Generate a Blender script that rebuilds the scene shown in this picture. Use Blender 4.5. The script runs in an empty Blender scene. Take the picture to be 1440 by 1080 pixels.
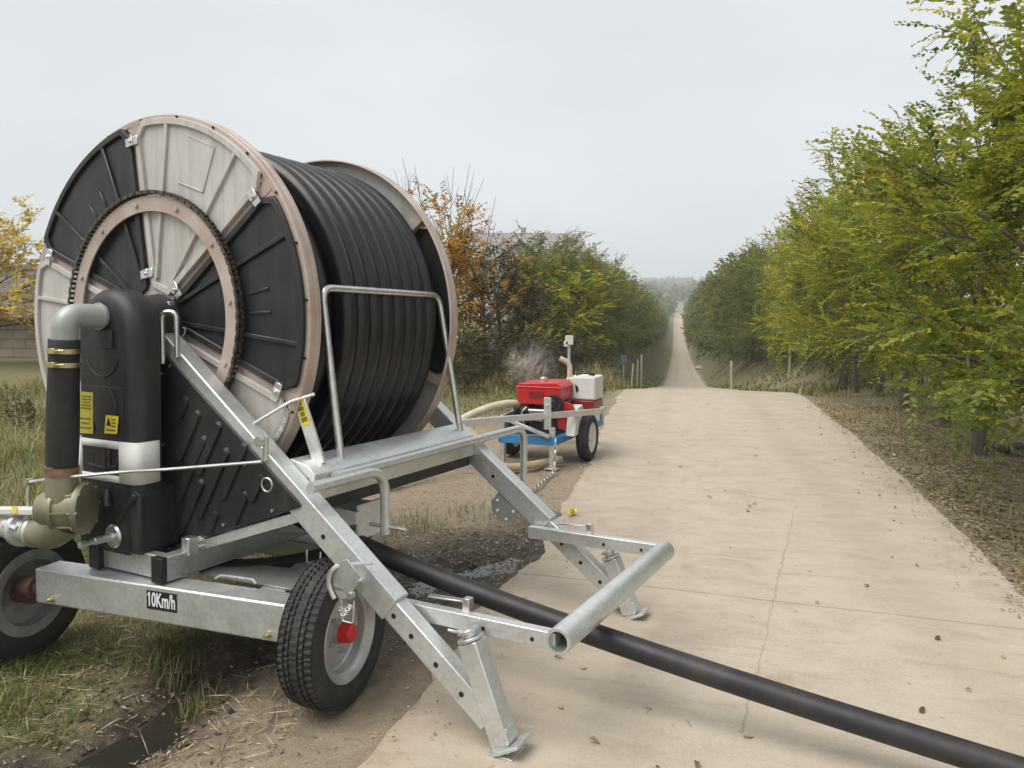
import bpy, bmesh, math, random
import numpy as np
from mathutils import Vector, Matrix, noise
R = math.radians
sc = bpy.context.scene
COL = sc.collection
random.seed(7)

# ------------------------------------------------------------------ camera, sky, sun, exposure
cam_d = bpy.data.cameras.new("camera")
cam = bpy.data.objects.new("camera", cam_d)
COL.objects.link(cam)
cam.location = (0, 0, 1.58)
cam.rotation_euler = (R(86.0), 0, 0)
cam_d.sensor_width = 36.0
cam_d.lens = 27.25
cam_d.shift_y = -0.0186
cam_d.clip_start = 0.05
cam_d.clip_end = 6000
sc.camera = cam

SUN_EL, SUN_AZ = R(60), R(236)          # azimuth clockwise from +Y: high behind the left shoulder, veiled by cloud
world = bpy.data.worlds.new("World")
sc.world = world
world.use_nodes = True
wn, wl = world.node_tree.nodes, world.node_tree.links
wn.clear()
w_out = wn.new("ShaderNodeOutputWorld")
w_bg = wn.new("ShaderNodeBackground")
sky = wn.new("ShaderNodeTexSky")
sky.sky_type = 'NISHITA'
sky.sun_disc = False
sky.sun_elevation = SUN_EL
sky.sun_rotation = SUN_AZ
sky.air_density = 1.0
sky.dust_density = 4.0
sky.ozone_density = 1.5
# overcast: the clear sky seen through a thick even cloud layer
w_hsv = wn.new("ShaderNodeHueSaturation")
w_hsv.inputs['Saturation'].default_value = 0.25
w_mix = wn.new("ShaderNodeMixRGB")
w_mix.inputs[0].default_value = 0.80
w_mix.inputs[2].default_value = (6.5, 6.75, 7.0, 1)
w_tc = wn.new("ShaderNodeTexCoord")
w_map = wn.new("ShaderNodeMapping")
w_map.inputs['Scale'].default_value = (1, 1, 3.0)
w_no = wn.new("ShaderNodeTexNoise")
w_no.inputs['Scale'].default_value = 1.6
w_no.inputs['Detail'].default_value = 4
w_rmp = wn.new("ShaderNodeMapRange")
w_rmp.inputs[1].default_value = 0.3
w_rmp.inputs[2].default_value = 0.7
w_rmp.inputs[3].default_value = 0.88
w_rmp.inputs[4].default_value = 1.07
w_mul = wn.new("ShaderNodeMixRGB")
w_mul.blend_type = 'MULTIPLY'
w_mul.inputs[0].default_value = 1
wl.new(sky.outputs[0], w_hsv.inputs['Color'])
wl.new(w_hsv.outputs[0], w_mix.inputs[1])
wl.new(w_tc.outputs['Generated'], w_map.inputs[0])
wl.new(w_map.outputs[0], w_no.inputs['Vector'])
wl.new(w_no.outputs[0], w_rmp.inputs[0])
wl.new(w_mix.outputs[0], w_mul.inputs[1])
wl.new(w_rmp.outputs[0], w_mul.inputs[2])
wl.new(w_mul.outputs[0], w_bg.inputs['Color'])
w_bg.inputs['Strength'].default_value = 0.099
wl.new(w_bg.outputs[0], w_out.inputs['Surface'])

sun_d = bpy.data.lights.new("sun", 'SUN')
sun_d.energy = 2.3
sun_d.angle = R(46)
sun_d.color = (1.0, 0.95, 0.88)
sun = bpy.data.objects.new("sun", sun_d)
COL.objects.link(sun)
sdir = Vector((math.sin(SUN_AZ) * math.cos(SUN_EL), math.cos(SUN_AZ) * math.cos(SUN_EL), math.sin(SUN_EL)))
sun.rotation_euler = sdir.to_track_quat('Z', 'Y').to_euler()
sun.location = (0, 0, 30)

sc.view_settings.view_transform = 'Standard'
sc.view_settings.look = 'None'
sc.view_settings.exposure = 0.46
sc.view_settings.gamma = 1
sc.render.engine = 'CYCLES'
sc.cycles.max_bounces = 6
sc.cycles.transparent_max_bounces = 8
sc.cycles.volume_bounces = 1

# ------------------------------------------------------------------ tagging
def tag(o, label=None, cat=None, group=None, kind=None):
    if label: o["label"] = label
    if cat: o["category"] = cat
    if group: o["group"] = group
    if kind: o["kind"] = kind
    return o

def empty(name, label, cat, loc=(0, 0, 0), rot=(0, 0, 0), group=None):
    o = bpy.data.objects.new(name, None)
    o.empty_display_size = 0.2
    COL.objects.link(o)
    o.location = loc
    o.rotation_euler = rot
    return tag(o, label, cat, group)

def copy_tree(o, parent=None):
    c = o.copy()
    COL.objects.link(c)
    if parent: c.parent = parent
    for ch in list(o.children): copy_tree(ch, c)
    return c

# ------------------------------------------------------------------ mesh builder
class MB:
    def __init__(s): s.v, s.f = [], []
    def add(s, vs, fs):
        b = len(s.v)
        s.v += [tuple(p) for p in vs]
        s.f += [tuple(b + i for i in f) for f in fs]
        return s
    def box(s, c, size, rot=None):
        hx, hy, hz = size[0] / 2, size[1] / 2, size[2] / 2
        pts = [Vector((x, y, z)) for x in (-hx, hx) for y in (-hy, hy) for z in (-hz, hz)]
        if rot is not None: pts = [rot @ p for p in pts]
        c = Vector(c)
        return s.add([p + c for p in pts], [(0, 1, 3, 2), (4, 6, 7, 5), (0, 4, 5, 1), (2, 3, 7, 6), (0, 2, 6, 4), (1, 5, 7, 3)])
    def bar(s, p0, p1, w, h, up=(0, 0, 1), w1=None, h1=None):
        p0, p1 = Vector(p0), Vector(p1)
        d = (p1 - p0).normalized()
        sd = d.cross(Vector(up)).normalized()
        u = sd.cross(d).normalized()
        w1 = w if w1 is None else w1
        h1 = h if h1 is None else h1
        pts = []
        for p, a, b in ((p0, w, h), (p1, w1, h1)):
            for i, j in ((-1, -1), (1, -1), (1, 1), (-1, 1)):
                pts.append(p + sd * (i * a / 2) + u * (j * b / 2))
        return s.add(pts, [(3, 2, 1, 0), (4, 5, 6, 7), (0, 1, 5, 4), (1, 2, 6, 5), (2, 3, 7, 6), (3, 0, 4, 7)])
    def tube(s, pts, r, n=12, cap=True, closed=False):
        pts = [Vector(p) for p in pts]
        m = len(pts)
        rs = r if isinstance(r, (list, tuple)) else [r] * m
        t0 = (pts[1] - pts[0]).normalized()
        a = Vector((0, 0, 1)) if abs(t0.z) < 0.9 else Vector((1, 0, 0))
        nrm = t0.cross(a).normalized()
        vs = []
        for i, p in enumerate(pts):
            if i == 0: t = t0
            elif i == m - 1: t = (pts[-1] - pts[-2]).normalized()
            else: t = ((pts[i + 1] - p).normalized() + (p - pts[i - 1]).normalized()).normalized()
            nrm = (nrm - t * nrm.dot(t)).normalized()
            b = t.cross(nrm)
            for k in range(n):
                an = 2 * math.pi * k / n
                vs.append(p + (nrm * math.cos(an) + b * math.sin(an)) * rs[i])
        fs = []
        for i in range(m - 1):
            for k in range(n):
                k2 = (k + 1) % n
                fs.append((i * n + k, i * n + k2, (i + 1) * n + k2, (i + 1) * n + k))
        if cap:
            fs.append(tuple(range(n - 1, -1, -1)))
            fs.append(tuple((m - 1) * n + k for k in range(n)))
        return s.add(vs, fs)
    def lathe(s, prof, o, axis, seg=48, closed=False, mod=None):
        """prof: list of (along axis, radius); mod(k, i) may return a radius offset"""
        o, ax = Vector(o), Vector(axis).normalized()
        a = Vector((0, 0, 1)) if abs(ax.z) < 0.9 else Vector((1, 0, 0))
        e1 = ax.cross(a).normalized()
        e2 = ax.cross(e1)
        n = len(prof)
        vs = []
        for k in range(seg):
            an = 2 * math.pi * k / seg
            dr = e1 * math.cos(an) + e2 * math.sin(an)
            for i, (h, r) in enumerate(prof):
                rr = r + (mod(k, i) if mod else 0)
                vs.append(o + ax * h + dr * rr)
        fs = []
        lim = n if closed else n - 1
        for k in range(seg):
            k2 = (k + 1) % seg
            for i in range(lim):
                i2 = (i + 1) % n
                fs.append((k * n + i, k2 * n + i, k2 * n + i2, k * n + i2))
        if not closed:
            if prof[0][1] > 1e-4: fs.append(tuple(k * n for k in range(seg)))
            if prof[-1][1] > 1e-4: fs.append(tuple(k * n + n - 1 for k in range(seg - 1, -1, -1)))
        return s.add(vs, fs)
    def cyl(s, p0, p1, r, n=16):
        return s.tube([p0, p1], r, n)
    def prism(s, poly, o, ex, ey, depth):
        """polygon (a, b) in plane o + a ex + b ey, pushed by the vector depth"""
        o, ex, ey, dp = Vector(o), Vector(ex), Vector(ey), Vector(depth)
        n = len(poly)
        p = [o + ex * a + ey * b for a, b in poly]
        return s.add(p + [q + dp for q in p], [tuple(range(n)), tuple(range(2 * n - 1, n - 1, -1))] +
                     [(i, i + n, (i + 1) % n + n, (i + 1) % n) for i in range(n)])
    def loft(s, rings, cap=True):
        n = len(rings[0])
        vs = [p for r_ in rings for p in r_]
        fs = []
        for i in range(len(rings) - 1):
            for k in range(n):
                k2 = (k + 1) % n
                fs.append((i * n + k, i * n + k2, (i + 1) * n + k2, (i + 1) * n + k))
        if cap:
            fs.append(tuple(range(n - 1, -1, -1)))
            fs.append(tuple((len(rings) - 1) * n + k for k in range(n)))
        return s.add(vs, fs)
    def build(s, name, m, parent=None, bevel=0, angle=35, seg=2):
        me = bpy.data.meshes.new(name)
        me.from_pydata(s.v, [], s.f)
        bm = bmesh.new()
        bm.from_mesh(me)
        bmesh.ops.recalc_face_normals(bm, faces=bm.faces)
        bm.to_mesh(me)
        bm.free()
        me.polygons.foreach_set('use_smooth', [True] * len(me.polygons))
        me.set_sharp_from_angle(angle=R(angle))
        me.materials.append(m)
        o = bpy.data.objects.new(name, me)
        COL.objects.link(o)
        if parent: o.parent = parent
        if bevel:
            b = o.modifiers.new("bevel", 'BEVEL')
            b.width = bevel
            b.segments = seg
            b.limit_method = 'ANGLE'
            b.angle_limit = R(40)
            b.harden_normals = False
        return o

def each(name, mat_, parent, makers, bevel=0):
    """one object per small piece"""
    for fn in makers:
        q = MB()
        fn(q)
        q.build(name, mat_, parent, bevel=bevel, seg=1)

def fillet(pts, rad, n=6):
    """round the corners of a polyline"""
    pts = [Vector(p) for p in pts]
    out = [pts[0]]
    for i in range(1, len(pts) - 1):
        p, a, b = pts[i], pts[i - 1], pts[i + 1]
        da, db = (a - p), (b - p)
        r = min(rad, da.length * 0.49, db.length * 0.49)
        s0, s1 = p + da.normalized() * r, p + db.normalized() * r
        for k in range(n + 1):
            t = k / n
            out.append(s0 * (1 - t) ** 2 + p * 2 * t * (1 - t) + s1 * t * t)
    out.append(pts[-1])
    return out

def smooth_path(pts, n=8):
    """Catmull-Rom through the points"""
    P = [Vector(p) for p in pts]
    P = [P[0] * 2 - P[1]] + P + [P[-1] * 2 - P[-2]]
    out = []
    for i in range(1, len(P) - 2):
        a, b, c, d = P[i - 1], P[i], P[i + 1], P[i + 2]
        for k in range(n):
            t = k / n
            out.append(0.5 * ((2 * b) + (c - a) * t + (2 * a - 5 * b + 4 * c - d) * t * t + (3 * b - a - 3 * c + d) * t ** 3))
    out.append(P[-2])
    return out

# ------------------------------------------------------------------ materials
def new_mat(name):
    m = bpy.data.materials.new(name)
    m.use_nodes = True
    nt = m.node_tree
    return m, nt.nodes, nt.links, nt.nodes['Principled BSDF']

def ramp(n, l, fac, stops):
    r = n.new("ShaderNodeValToRGB")
    e = r.color_ramp.elements
    while len(e) < len(stops): e.new(0.5)
    for i, (p, c) in enumerate(stops):
        e[i].position = p
        e[i].color = (*c, 1) if len(c) == 3 else c
    l.new(fac, r.inputs[0])
    return r

def noise_node(n, l, scale, detail=4, rough=0.55, vec=None, dist=0):
    t = n.new("ShaderNodeTexNoise")
    t.inputs['Scale'].default_value = scale
    t.inputs['Detail'].default_value = detail
    t.inputs['Roughness'].default_value = rough
    t.inputs['Distortion'].default_value = dist
    if vec is not None: l.new(vec, t.inputs['Vector'])
    return t

def math_node(n, l, op, a, b=None, c=None):
    m = n.new("ShaderNodeMath")
    m.operation = op
    for i, x in enumerate((a, b, c)):
        if x is None: continue
        if isinstance(x, (int, float)): m.inputs[i].default_value = x
        else: l.new(x, m.inputs[i])
    return m.outputs[0]

def mix(n, l, fac, a, b, mode='MIX'):
    m = n.new("ShaderNodeMixRGB")
    m.blend_type = mode
    for i, x in enumerate((fac, a, b)):
        if isinstance(x, (int, float)): m.inputs[i].default_value = x
        elif isinstance(x, tuple): m.inputs[i].default_value = (*x, 1)
        else: l.new(x, m.inputs[i])
    return m.outputs[0]

def bump(n, l, p, h, strength=0.3, dist=0.01):
    b = n.new("ShaderNodeBump")
    b.inputs['Strength'].default_value = strength
    b.inputs['Distance'].default_value = dist
    l.new(h, b.inputs['Height'])
    l.new(b.outputs[0], p.inputs['Normal'])

def stuff_mat(name, c1, c2, scale=6, rough=0.5, metal=0.0, bmp=0.0, detail=5, dirt=None, rough_var=0.12, bscale=None, dirt_amt=0.5, spec=None, streak=None):
    """two-tone surface with noise, uneven gloss, optional dirt film"""
    m, n, l, p = new_mat(name)
    tc = n.new("ShaderNodeTexCoord").outputs['Object']
    t = noise_node(n, l, scale, detail, vec=tc)
    r = ramp(n, l, t.outputs[0], [(0.32, c1), (0.68, c2)])
    col = r.outputs[0]
    if dirt:
        t2 = noise_node(n, l, scale * 0.37 + 1.3, 8, 0.7, vec=tc)
        r2 = ramp(n, l, t2.outputs[0], [(0.48, (0, 0, 0)), (0.72, (dirt_amt,) * 3)])
        col = mix(n, l, r2.outputs[0], col, dirt)
    if streak:
        mpn = n.new("ShaderNodeMapping")
        mpn.inputs['Scale'].default_value = (9, 9, 0.9)
        l.new(tc, mpn.inputs[0])
        t5 = noise_node(n, l, 1.6, 6, 0.65, vec=mpn.outputs[0])
        r5 = ramp(n, l, t5.outputs[0], [(0.47, (0, 0, 0)), (0.70, (streak[1],) * 3)])
        col = mix(n, l, r5.outputs[0], col, streak[0])
        t6 = noise_node(n, l, 0.7, 3, 0.5, vec=tc)
        t7 = noise_node(n, l, 160, 2, 0.5, vec=tc)
        r7 = ramp(n, l, t7.outputs[0], [(0.62, (0, 0, 0)), (0.72, (streak[1],) * 3)])
        col = mix(n, l, math_node(n, l, 'MULTIPLY', r7.outputs[0], t6.outputs[0]), col, streak[0])
    l.new(col, p.inputs['Base Color'])
    p.inputs['Metallic'].default_value = metal
    t3 = noise_node(n, l, scale * 2.3, 6, vec=tc)
    mr = n.new("ShaderNodeMapRange")
    mr.inputs[3].default_value = max(0.05, rough - rough_var)
    mr.inputs[4].default_value = min(1, rough + rough_var)
    l.new(t3.outputs[0], mr.inputs[0])
    l.new(mr.outputs[0], p.inputs['Roughness'])
    if spec is not None: p.inputs['Specular IOR Level'].default_value = spec
    if bmp:
        t4 = noise_node(n, l, bscale or scale * 5, 4, vec=tc)
        bump(n, l, p, t4.outputs[0], bmp, 0.004)
    return m

def galv_mat(name, lo, hi, metal=0.75, rough=0.42):
    m, n, l, p = new_mat(name)
    tc = n.new("ShaderNodeTexCoord").outputs['Object']
    v = n.new("ShaderNodeTexVoronoi")
    v.inputs['Scale'].default_value = 70
    l.new(tc, v.inputs['Vector'])
    g = n.new("ShaderNodeRGBToBW")
    l.new(v.outputs['Color'], g.inputs[0])
    t = noise_node(n, l, 5, 6, 0.65, vec=tc)
    f = mix(n, l, 0.70, g.outputs[0], t.outputs[0])
    r = ramp(n, l, f, [(0.25, lo), (0.7, hi)])
    t2 = noise_node(n, l, 2.2, 9, 0.75, vec=tc)
    r2 = ramp(n, l, t2.outputs[0], [(0.52, (0, 0, 0)), (0.75, (0.35,) * 3)])
    col = mix(n, l, r2.outputs[0], r.outputs[0], (0.24, 0.23, 0.20))
    l.new(col, p.inputs['Base Color'])
    p.inputs['Metallic'].default_value = metal
    mr = n.new("ShaderNodeMapRange")
    mr.inputs[3].default_value = rough - 0.1
    mr.inputs[4].default_value = rough + 0.14
    l.new(f, mr.inputs[0])
    l.new(mr.outputs[0], p.inputs['Roughness'])
    bump(n, l, p, f, 0.08, 0.002)
    return m

M = {}
M['galv'] = galv_mat("galvanised_steel", (0.54, 0.56, 0.55), (0.72, 0.74, 0.73))
M['galv_dark'] = galv_mat("weathered_galvanised", (0.36, 0.37, 0.36), (0.54, 0.55, 0.53), 0.7, 0.46)
M['zinc'] = stuff_mat("bright_zinc", (0.55, 0.55, 0.54), (0.72, 0.72, 0.70), 18, 0.3, 0.9)
M['rubber'] = stuff_mat("tyre_rubber", (0.018, 0.018, 0.018), (0.035, 0.034, 0.032), 30, 0.75, 0, 0.25, dirt=(0.12, 0.10, 0.075), dirt_amt=0.35)
M['hose'] = stuff_mat("black_polyethylene", (0.007, 0.007, 0.009), (0.013, 0.013, 0.016), 9, 0.34, 0, 0.0, dirt=(0.035, 0.032, 0.03), dirt_amt=0.2)
M['hose_dusty'] = stuff_mat("dusty_black_polyethylene", (0.010, 0.010, 0.0125), (0.017, 0.0165, 0.020), 9, 0.50, 0, 0.0, dirt=(0.08, 0.07, 0.062), dirt_amt=0.35)
M['blackp'] = stuff_mat("black_plastic", (0.011, 0.0115, 0.0125), (0.018, 0.0185, 0.0195), 7, 0.5, 0, 0.06, dirt=(0.06, 0.052, 0.045), dirt_amt=0.22, bscale=220, streak=((0.06, 0.054, 0.046), 0.4))
M['blackpanel'] = stuff_mat("black_panel_plastic", (0.010, 0.011, 0.0125), (0.019, 0.0205, 0.0225), 5, 0.42, 0, 0.05, dirt=(0.05, 0.044, 0.04), dirt_amt=0.25, bscale=160, streak=((0.065, 0.058, 0.05), 0.45))
M['blacksteel'] = stuff_mat("black_painted_sheet", (0.009, 0.009, 0.010), (0.016, 0.016, 0.017), 6, 0.5, 0, 0.04, dirt=(0.06, 0.052, 0.042), dirt_amt=0.2, streak=((0.07, 0.06, 0.05), 0.35))
M['sleeve'] = stuff_mat("ribbed_black_rubber", (0.014, 0.014, 0.015), (0.026, 0.026, 0.026), 12, 0.62, 0, 0.15)
M['white'] = stuff_mat("off_white_plastic", (0.47, 0.455, 0.43), (0.56, 0.54, 0.525), 2.4, 0.42, 0, 0.04, dirt=(0.30, 0.28, 0.22), dirt_amt=0.45, bscale=120, streak=((0.27, 0.26, 0.20), 0.55))
M['whiteb'] = stuff_mat("white_plastic", (0.60, 0.60, 0.57), (0.72, 0.72, 0.70), 4, 0.6, 0, 0.0, dirt=(0.32, 0.31, 0.27), dirt_amt=0.4)
M['primer'] = stuff_mat("dull_pink_bronze_paint", (0.40, 0.31, 0.265), (0.53, 0.445, 0.40), 5, 0.5, 0.15, 0.03, dirt=(0.30, 0.20, 0.155), dirt_amt=0.5)
M['yellow'] = stuff_mat("yellow_label", (0.62, 0.50, 0.03), (0.72, 0.60, 0.05), 8, 0.45)
M['olive'] = stuff_mat("dark_yellow_label", (0.38, 0.34, 0.03), (0.46, 0.42, 0.05), 8, 0.45)
M['ink'] = stuff_mat("black_print", (0.01, 0.01, 0.01), (0.014, 0.014, 0.014), 8, 0.5)
M['ink_faint'] = stuff_mat("faded_print", (0.12, 0.105, 0.015), (0.16, 0.14, 0.02), 8, 0.5)
M['signwhite'] = stuff_mat("white_print", (0.75, 0.75, 0.74), (0.82, 0.82, 0.82), 8, 0.5)
M['brass'] = stuff_mat("cast_olive_alloy", (0.20, 0.19, 0.125), (0.32, 0.305, 0.215), 6, 0.45, 0.35, 0.15, dirt=(0.10, 0.085, 0.06), dirt_amt=0.5)
M['brasspin'] = stuff_mat("yellow_zinc", (0.50, 0.40, 0.20), (0.66, 0.56, 0.33), 20, 0.32, 0.85)
M['copper'] = stuff_mat("rusty_clamp", (0.22, 0.11, 0.07), (0.40, 0.24, 0.15), 25, 0.45, 0.6)
M['red'] = stuff_mat("red_paint", (0.50, 0.012, 0.018), (0.60, 0.018, 0.024), 5, 0.28, 0, 0.0, dirt=(0.22, 0.05, 0.04), dirt_amt=0.5, streak=((0.25, 0.10, 0.08), 0.3))
M['redhub'] = stuff_mat("red_plastic", (0.55, 0.02, 0.025), (0.66, 0.035, 0.04), 8, 0.45)
M['maroon'] = stuff_mat("dark_red_paint", (0.16, 0.012, 0.014), (0.26, 0.02, 0.022), 5, 0.35)
M['rust'] = stuff_mat("oxide_red_steel", (0.13, 0.065, 0.055), (0.22, 0.12, 0.10), 12, 0.6, 0.2, 0.1)
M['blue'] = stuff_mat("blue_paint", (0.022, 0.20, 0.46), (0.035, 0.26, 0.55), 6, 0.4, 0, 0.0, dirt=(0.16, 0.15, 0.13), dirt_amt=0.65, streak=((0.15, 0.14, 0.12), 0.4))
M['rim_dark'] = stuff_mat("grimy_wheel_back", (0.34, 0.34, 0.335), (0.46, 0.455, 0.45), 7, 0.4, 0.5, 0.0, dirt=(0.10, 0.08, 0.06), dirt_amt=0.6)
M['rim'] = stuff_mat("silver_wheel_paint", (0.42, 0.42, 0.41), (0.54, 0.54, 0.53), 9, 0.36, 0.55, 0.0, dirt=(0.22, 0.19, 0.15), dirt_amt=0.5)
M['cream'] = stuff_mat("cream_canvas_hose", (0.50, 0.45, 0.33), (0.62, 0.57, 0.45), 9, 0.7, 0, 0.1)
M['tanhose'] = stuff_mat("tan_canvas_hose", (0.42, 0.33, 0.20), (0.52, 0.42, 0.27), 9, 0.7, 0, 0.1)
M['brightyellow'] = stuff_mat("yellow_ribbon", (0.72, 0.62, 0.05), (0.80, 0.72, 0.12), 30, 0.6)
M['dark'] = stuff_mat("dark_steel", (0.02, 0.02, 0.02), (0.05, 0.05, 0.05), 20, 0.45, 0.5)
M['engine'] = stuff_mat("cast_aluminium", (0.30, 0.30, 0.29), (0.5, 0.5, 0.48), 30, 0.35, 0.8)
M['bark'] = stuff_mat("grey_bark", (0.075, 0.062, 0.048), (0.15, 0.128, 0.10), 14, 0.9, 0, 0.6, bscale=40)
M['twig'] = stuff_mat("brown_twig", (0.05, 0.036, 0.028), (0.10, 0.075, 0.06), 14, 0.85)
M['wood'] = stuff_mat("weathered_stake", (0.34, 0.31, 0.25), (0.46, 0.43, 0.36), 14, 0.8)

def leaf_mat(name, stops, trans=0.42, sat_var=0.0):
    m, n, l, p = new_mat(name)
    at = n.new("ShaderNodeAttribute")
    at.attribute_name = "tint"
    oi = n.new("ShaderNodeObjectInfo")
    sh = math_node(n, l, 'MULTIPLY_ADD', oi.outputs['Random'], 0.16, -0.08)
    f = math_node(n, l, 'ADD', at.outputs['Fac'], sh)
    r = ramp(n, l, f, stops)
    l.new(r.outputs[0], p.inputs['Base Color'])
    p.inputs['Roughness'].default_value = 0.5
    p.inputs['Specular IOR Level'].default_value = 0.35
    tr = n.new("ShaderNodeBsdfTranslucent")
    tcol = mix(n, l, 1.0, r.outputs[0], (1.5, 1.45, 0.7), 'MULTIPLY')
    l.new(tcol, tr.inputs[0])
    ms = n.new("ShaderNodeMixShader")
    ms.inputs[0].default_value = trans
    l.new(p.outputs[0], ms.inputs[1])
    l.new(tr.outputs[0], ms.inputs[2])
    l.new(ms.outputs[0], n['Material Output'].inputs['Surface'])
    return m

M['leaf_right'] = leaf_mat("elm_leaves", [(0.0, (0.085, 0.13, 0.024)), (0.36, (0.20, 0.235, 0.035)), (0.66, (0.36, 0.345, 0.05)), (0.92, (0.56, 0.47, 0.065)), (1.0, (0.56, 0.31, 0.06))])
M['leaf_far'] = leaf_mat("roadside_leaves", [(0.0, (0.065, 0.085, 0.028)), (0.5, (0.15, 0.17, 0.042)), (1.0, (0.26, 0.24, 0.065))])
M['leaf_orange'] = leaf_mat("autumn_leaves", [(0.0, (0.11, 0.11, 0.03)), (0.30, (0.24, 0.19, 0.04)), (0.6, (0.46, 0.24, 0.05)), (1.0, (0.56, 0.22, 0.07))])
M['leaf_yellow'] = leaf_mat("yellow_leaves", [(0.0, (0.24, 0.17, 0.08)), (0.5, (0.46, 0.35, 0.12)), (1.0, (0.62, 0.52, 0.20))])
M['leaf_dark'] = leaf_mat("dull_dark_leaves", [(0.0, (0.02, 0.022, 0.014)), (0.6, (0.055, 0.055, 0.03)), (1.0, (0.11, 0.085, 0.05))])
M['grass'] = leaf_mat("grass_blades", [(0.0, (0.075, 0.105, 0.025)), (0.35, (0.15, 0.165, 0.045)), (0.6, (0.27, 0.235, 0.11)), (1.0, (0.45, 0.37, 0.23))], 0.25)
M['litter'] = leaf_mat("dead_leaves", [(0.0, (0.11, 0.085, 0.055)), (0.4, (0.25, 0.195, 0.12)), (0.75, (0.42, 0.34, 0.22)), (1.0, (0.60, 0.52, 0.37))], 0.1)

# ------------------------------------------------------------------ terrain: d across the road, s along it
RA = R(12.2)
CA, SA = math.cos(RA), math.sin(RA)
def to_ds(x, y): return x * CA - y * SA, x * SA + y * CA
def to_xy(d, s): return d * CA + s * SA, -d * SA + s * CA
def interp(x, pts):
    if x <= pts[0][0]: return pts[0][1]
    for (a, va), (b, vb) in zip(pts, pts[1:]):
        if x <= b:
            t = (x - a) / (b - a)
            t = t * t * (3 - 2 * t) * 0.5 + t * 0.5
            return va + (vb - va) * t
    return pts[-1][1]
ROADP = [(0, 0), (8, 0), (12, 0), (15.3, 0), (18.4, -0.27), (22.5, -0.67), (30.7, -1.46), (41, -2.42), (51, -3.33), (61, -4.2), (82, -5.1), (98, -5.6), (155, -6.7), (216, -5.9), (312, -2.3), (420, 0.5), (520, 6), (700, 15), (900, 22), (1050, 34), (1300, 44), (1700, 48)]
def road_z(s):
    """smooth curve through ROADP"""
    if s <= 0: return 0.0
    for i in range(len(ROADP) - 1):
        (a, va), (c_, vc) = ROADP[i], ROADP[i + 1]
        if s <= c_:
            sl = lambda j: 0.0 if j <= 0 or j >= len(ROADP) - 1 else (ROADP[j + 1][1] - ROADP[j - 1][1]) / (ROADP[j + 1][0] - ROADP[j - 1][0])
            h, t = c_ - a, (s - a) / (c_ - a)
            return va * (2 * t ** 3 - 3 * t * t + 1) + sl(i) * h * (t ** 3 - 2 * t * t + t) + vc * (3 * t * t - 2 * t ** 3) + sl(i + 1) * h * (t ** 3 - t * t)
    return ROADP[-1][1]
BANK = [(14, 0), (19, 0.5), (30, 1.5), (60, 2.7), (100, 3.2), (200, 3.0), (300, 1.5), (400, 0)]
LEDGE = [(-3, -1.05), (2.4, -1.05), (3.2, -1.02), (4.0, -0.98), (4.9, -0.87), (6.4, -0.9), (8.4, -0.9), (11.2, -1.05), (15, -1.08), (30, -1.15), (60, -1.1), (155, -1.35), (312, -2.3), (420, -2.6)]
REDGE = [(-3, 1.6), (4.7, 1.88), (7.3, 2.07), (10.5, 2.18), (16, 2.23), (30, 2.15), (60, 2.0), (155, 1.75), (312, 0.8), (420, 0.5)]
TRENCH = [to_ds(*p) for p in [(-1.75, 2.35), (-1.60, 2.54), (-1.51, 2.63), (-1.42, 2.90), (-1.33, 3.33), (-1.15, 3.59), (-0.89, 3.8)]]
PUDDLE = [to_ds(*p) for p in [(-0.5, 4.45), (-0.35, 4.66), (-0.16, 4.72), (0.02, 4.95)]]
WHEELS = [(*to_ds(-0.72, 3.11), 0.30, 0.04), (*to_ds(-2.31, 3.54), 0.30, 0.03)]
def seg_dist(p, line):
    best = 9
    for a, b in zip(line, line[1:]):
        ax, ay, bx, by = *a, *b
        t = max(0, min(1, ((p[0] - ax) * (bx - ax) + (p[1] - ay) * (by - ay)) / ((bx - ax) ** 2 + (by - ay) ** 2)))
        best = min(best, math.hypot(p[0] - ax - t * (bx - ax), p[1] - ay - t * (by - ay)))
    return best
def sstep(a, b, x):
    t = max(0.0, min(1.0, (x - a) / (b - a)))
    return t * t * (3 - 2 * t)
def nz(x, y, k, z=0.0): return noise.noise(Vector((x * k, y * k, z)))
def height(d, s, fine=True):
    le, re = interp(s, LEDGE), interp(s, REDGE)
    h = road_z(s)
    e = max(le - d, d - re)                       # distance outside the slab
    if e < 0 and s > 9 and s < 425: h -= min(0.3, (s - 9) * 0.04) * sstep(0, 0.4, -e)
    if s > 14: h += interp(s, BANK) * sstep(0.3, 4.5, e) + nz(d, s, 0.03, 5) * min(6, (s - 14) * 0.02) * sstep(2, 12, e)
    for wx, wy, wr, wdp in WHEELS:
        q = math.hypot(d - wx, s - wy)
        if q < wr * 2.5: h -= wdp * math.exp(-(q / wr) ** 2)
    if e > -0.1 and s < 60:
        m = sstep(-0.1, 0.35, e)
        h += m * (-0.012 + 0.035 * nz(d, s, 0.7) + (0.014 * nz(d, s, 4.0) + 0.008 * nz(d, s, 11.0) if fine else 0))
        if d > re: h -= 0.03 * m
        if s < 7 and d < 0:
            t = seg_dist((d, s), TRENCH)
            h -= 0.085 * (1 - sstep(0.02, 0.28, t + 0.07 * nz(d, s, 5) + 0.05 * nz(d, s, 13)))
            t = seg_dist((d, s), PUDDLE)
            h -= 0.055 * (1 - sstep(0.0, 0.26, t + 0.09 * nz(d, s, 4) + 0.06 * nz(d, s, 11)))
    return h
def gz(x, y): return height(*to_ds(x, y))

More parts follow.
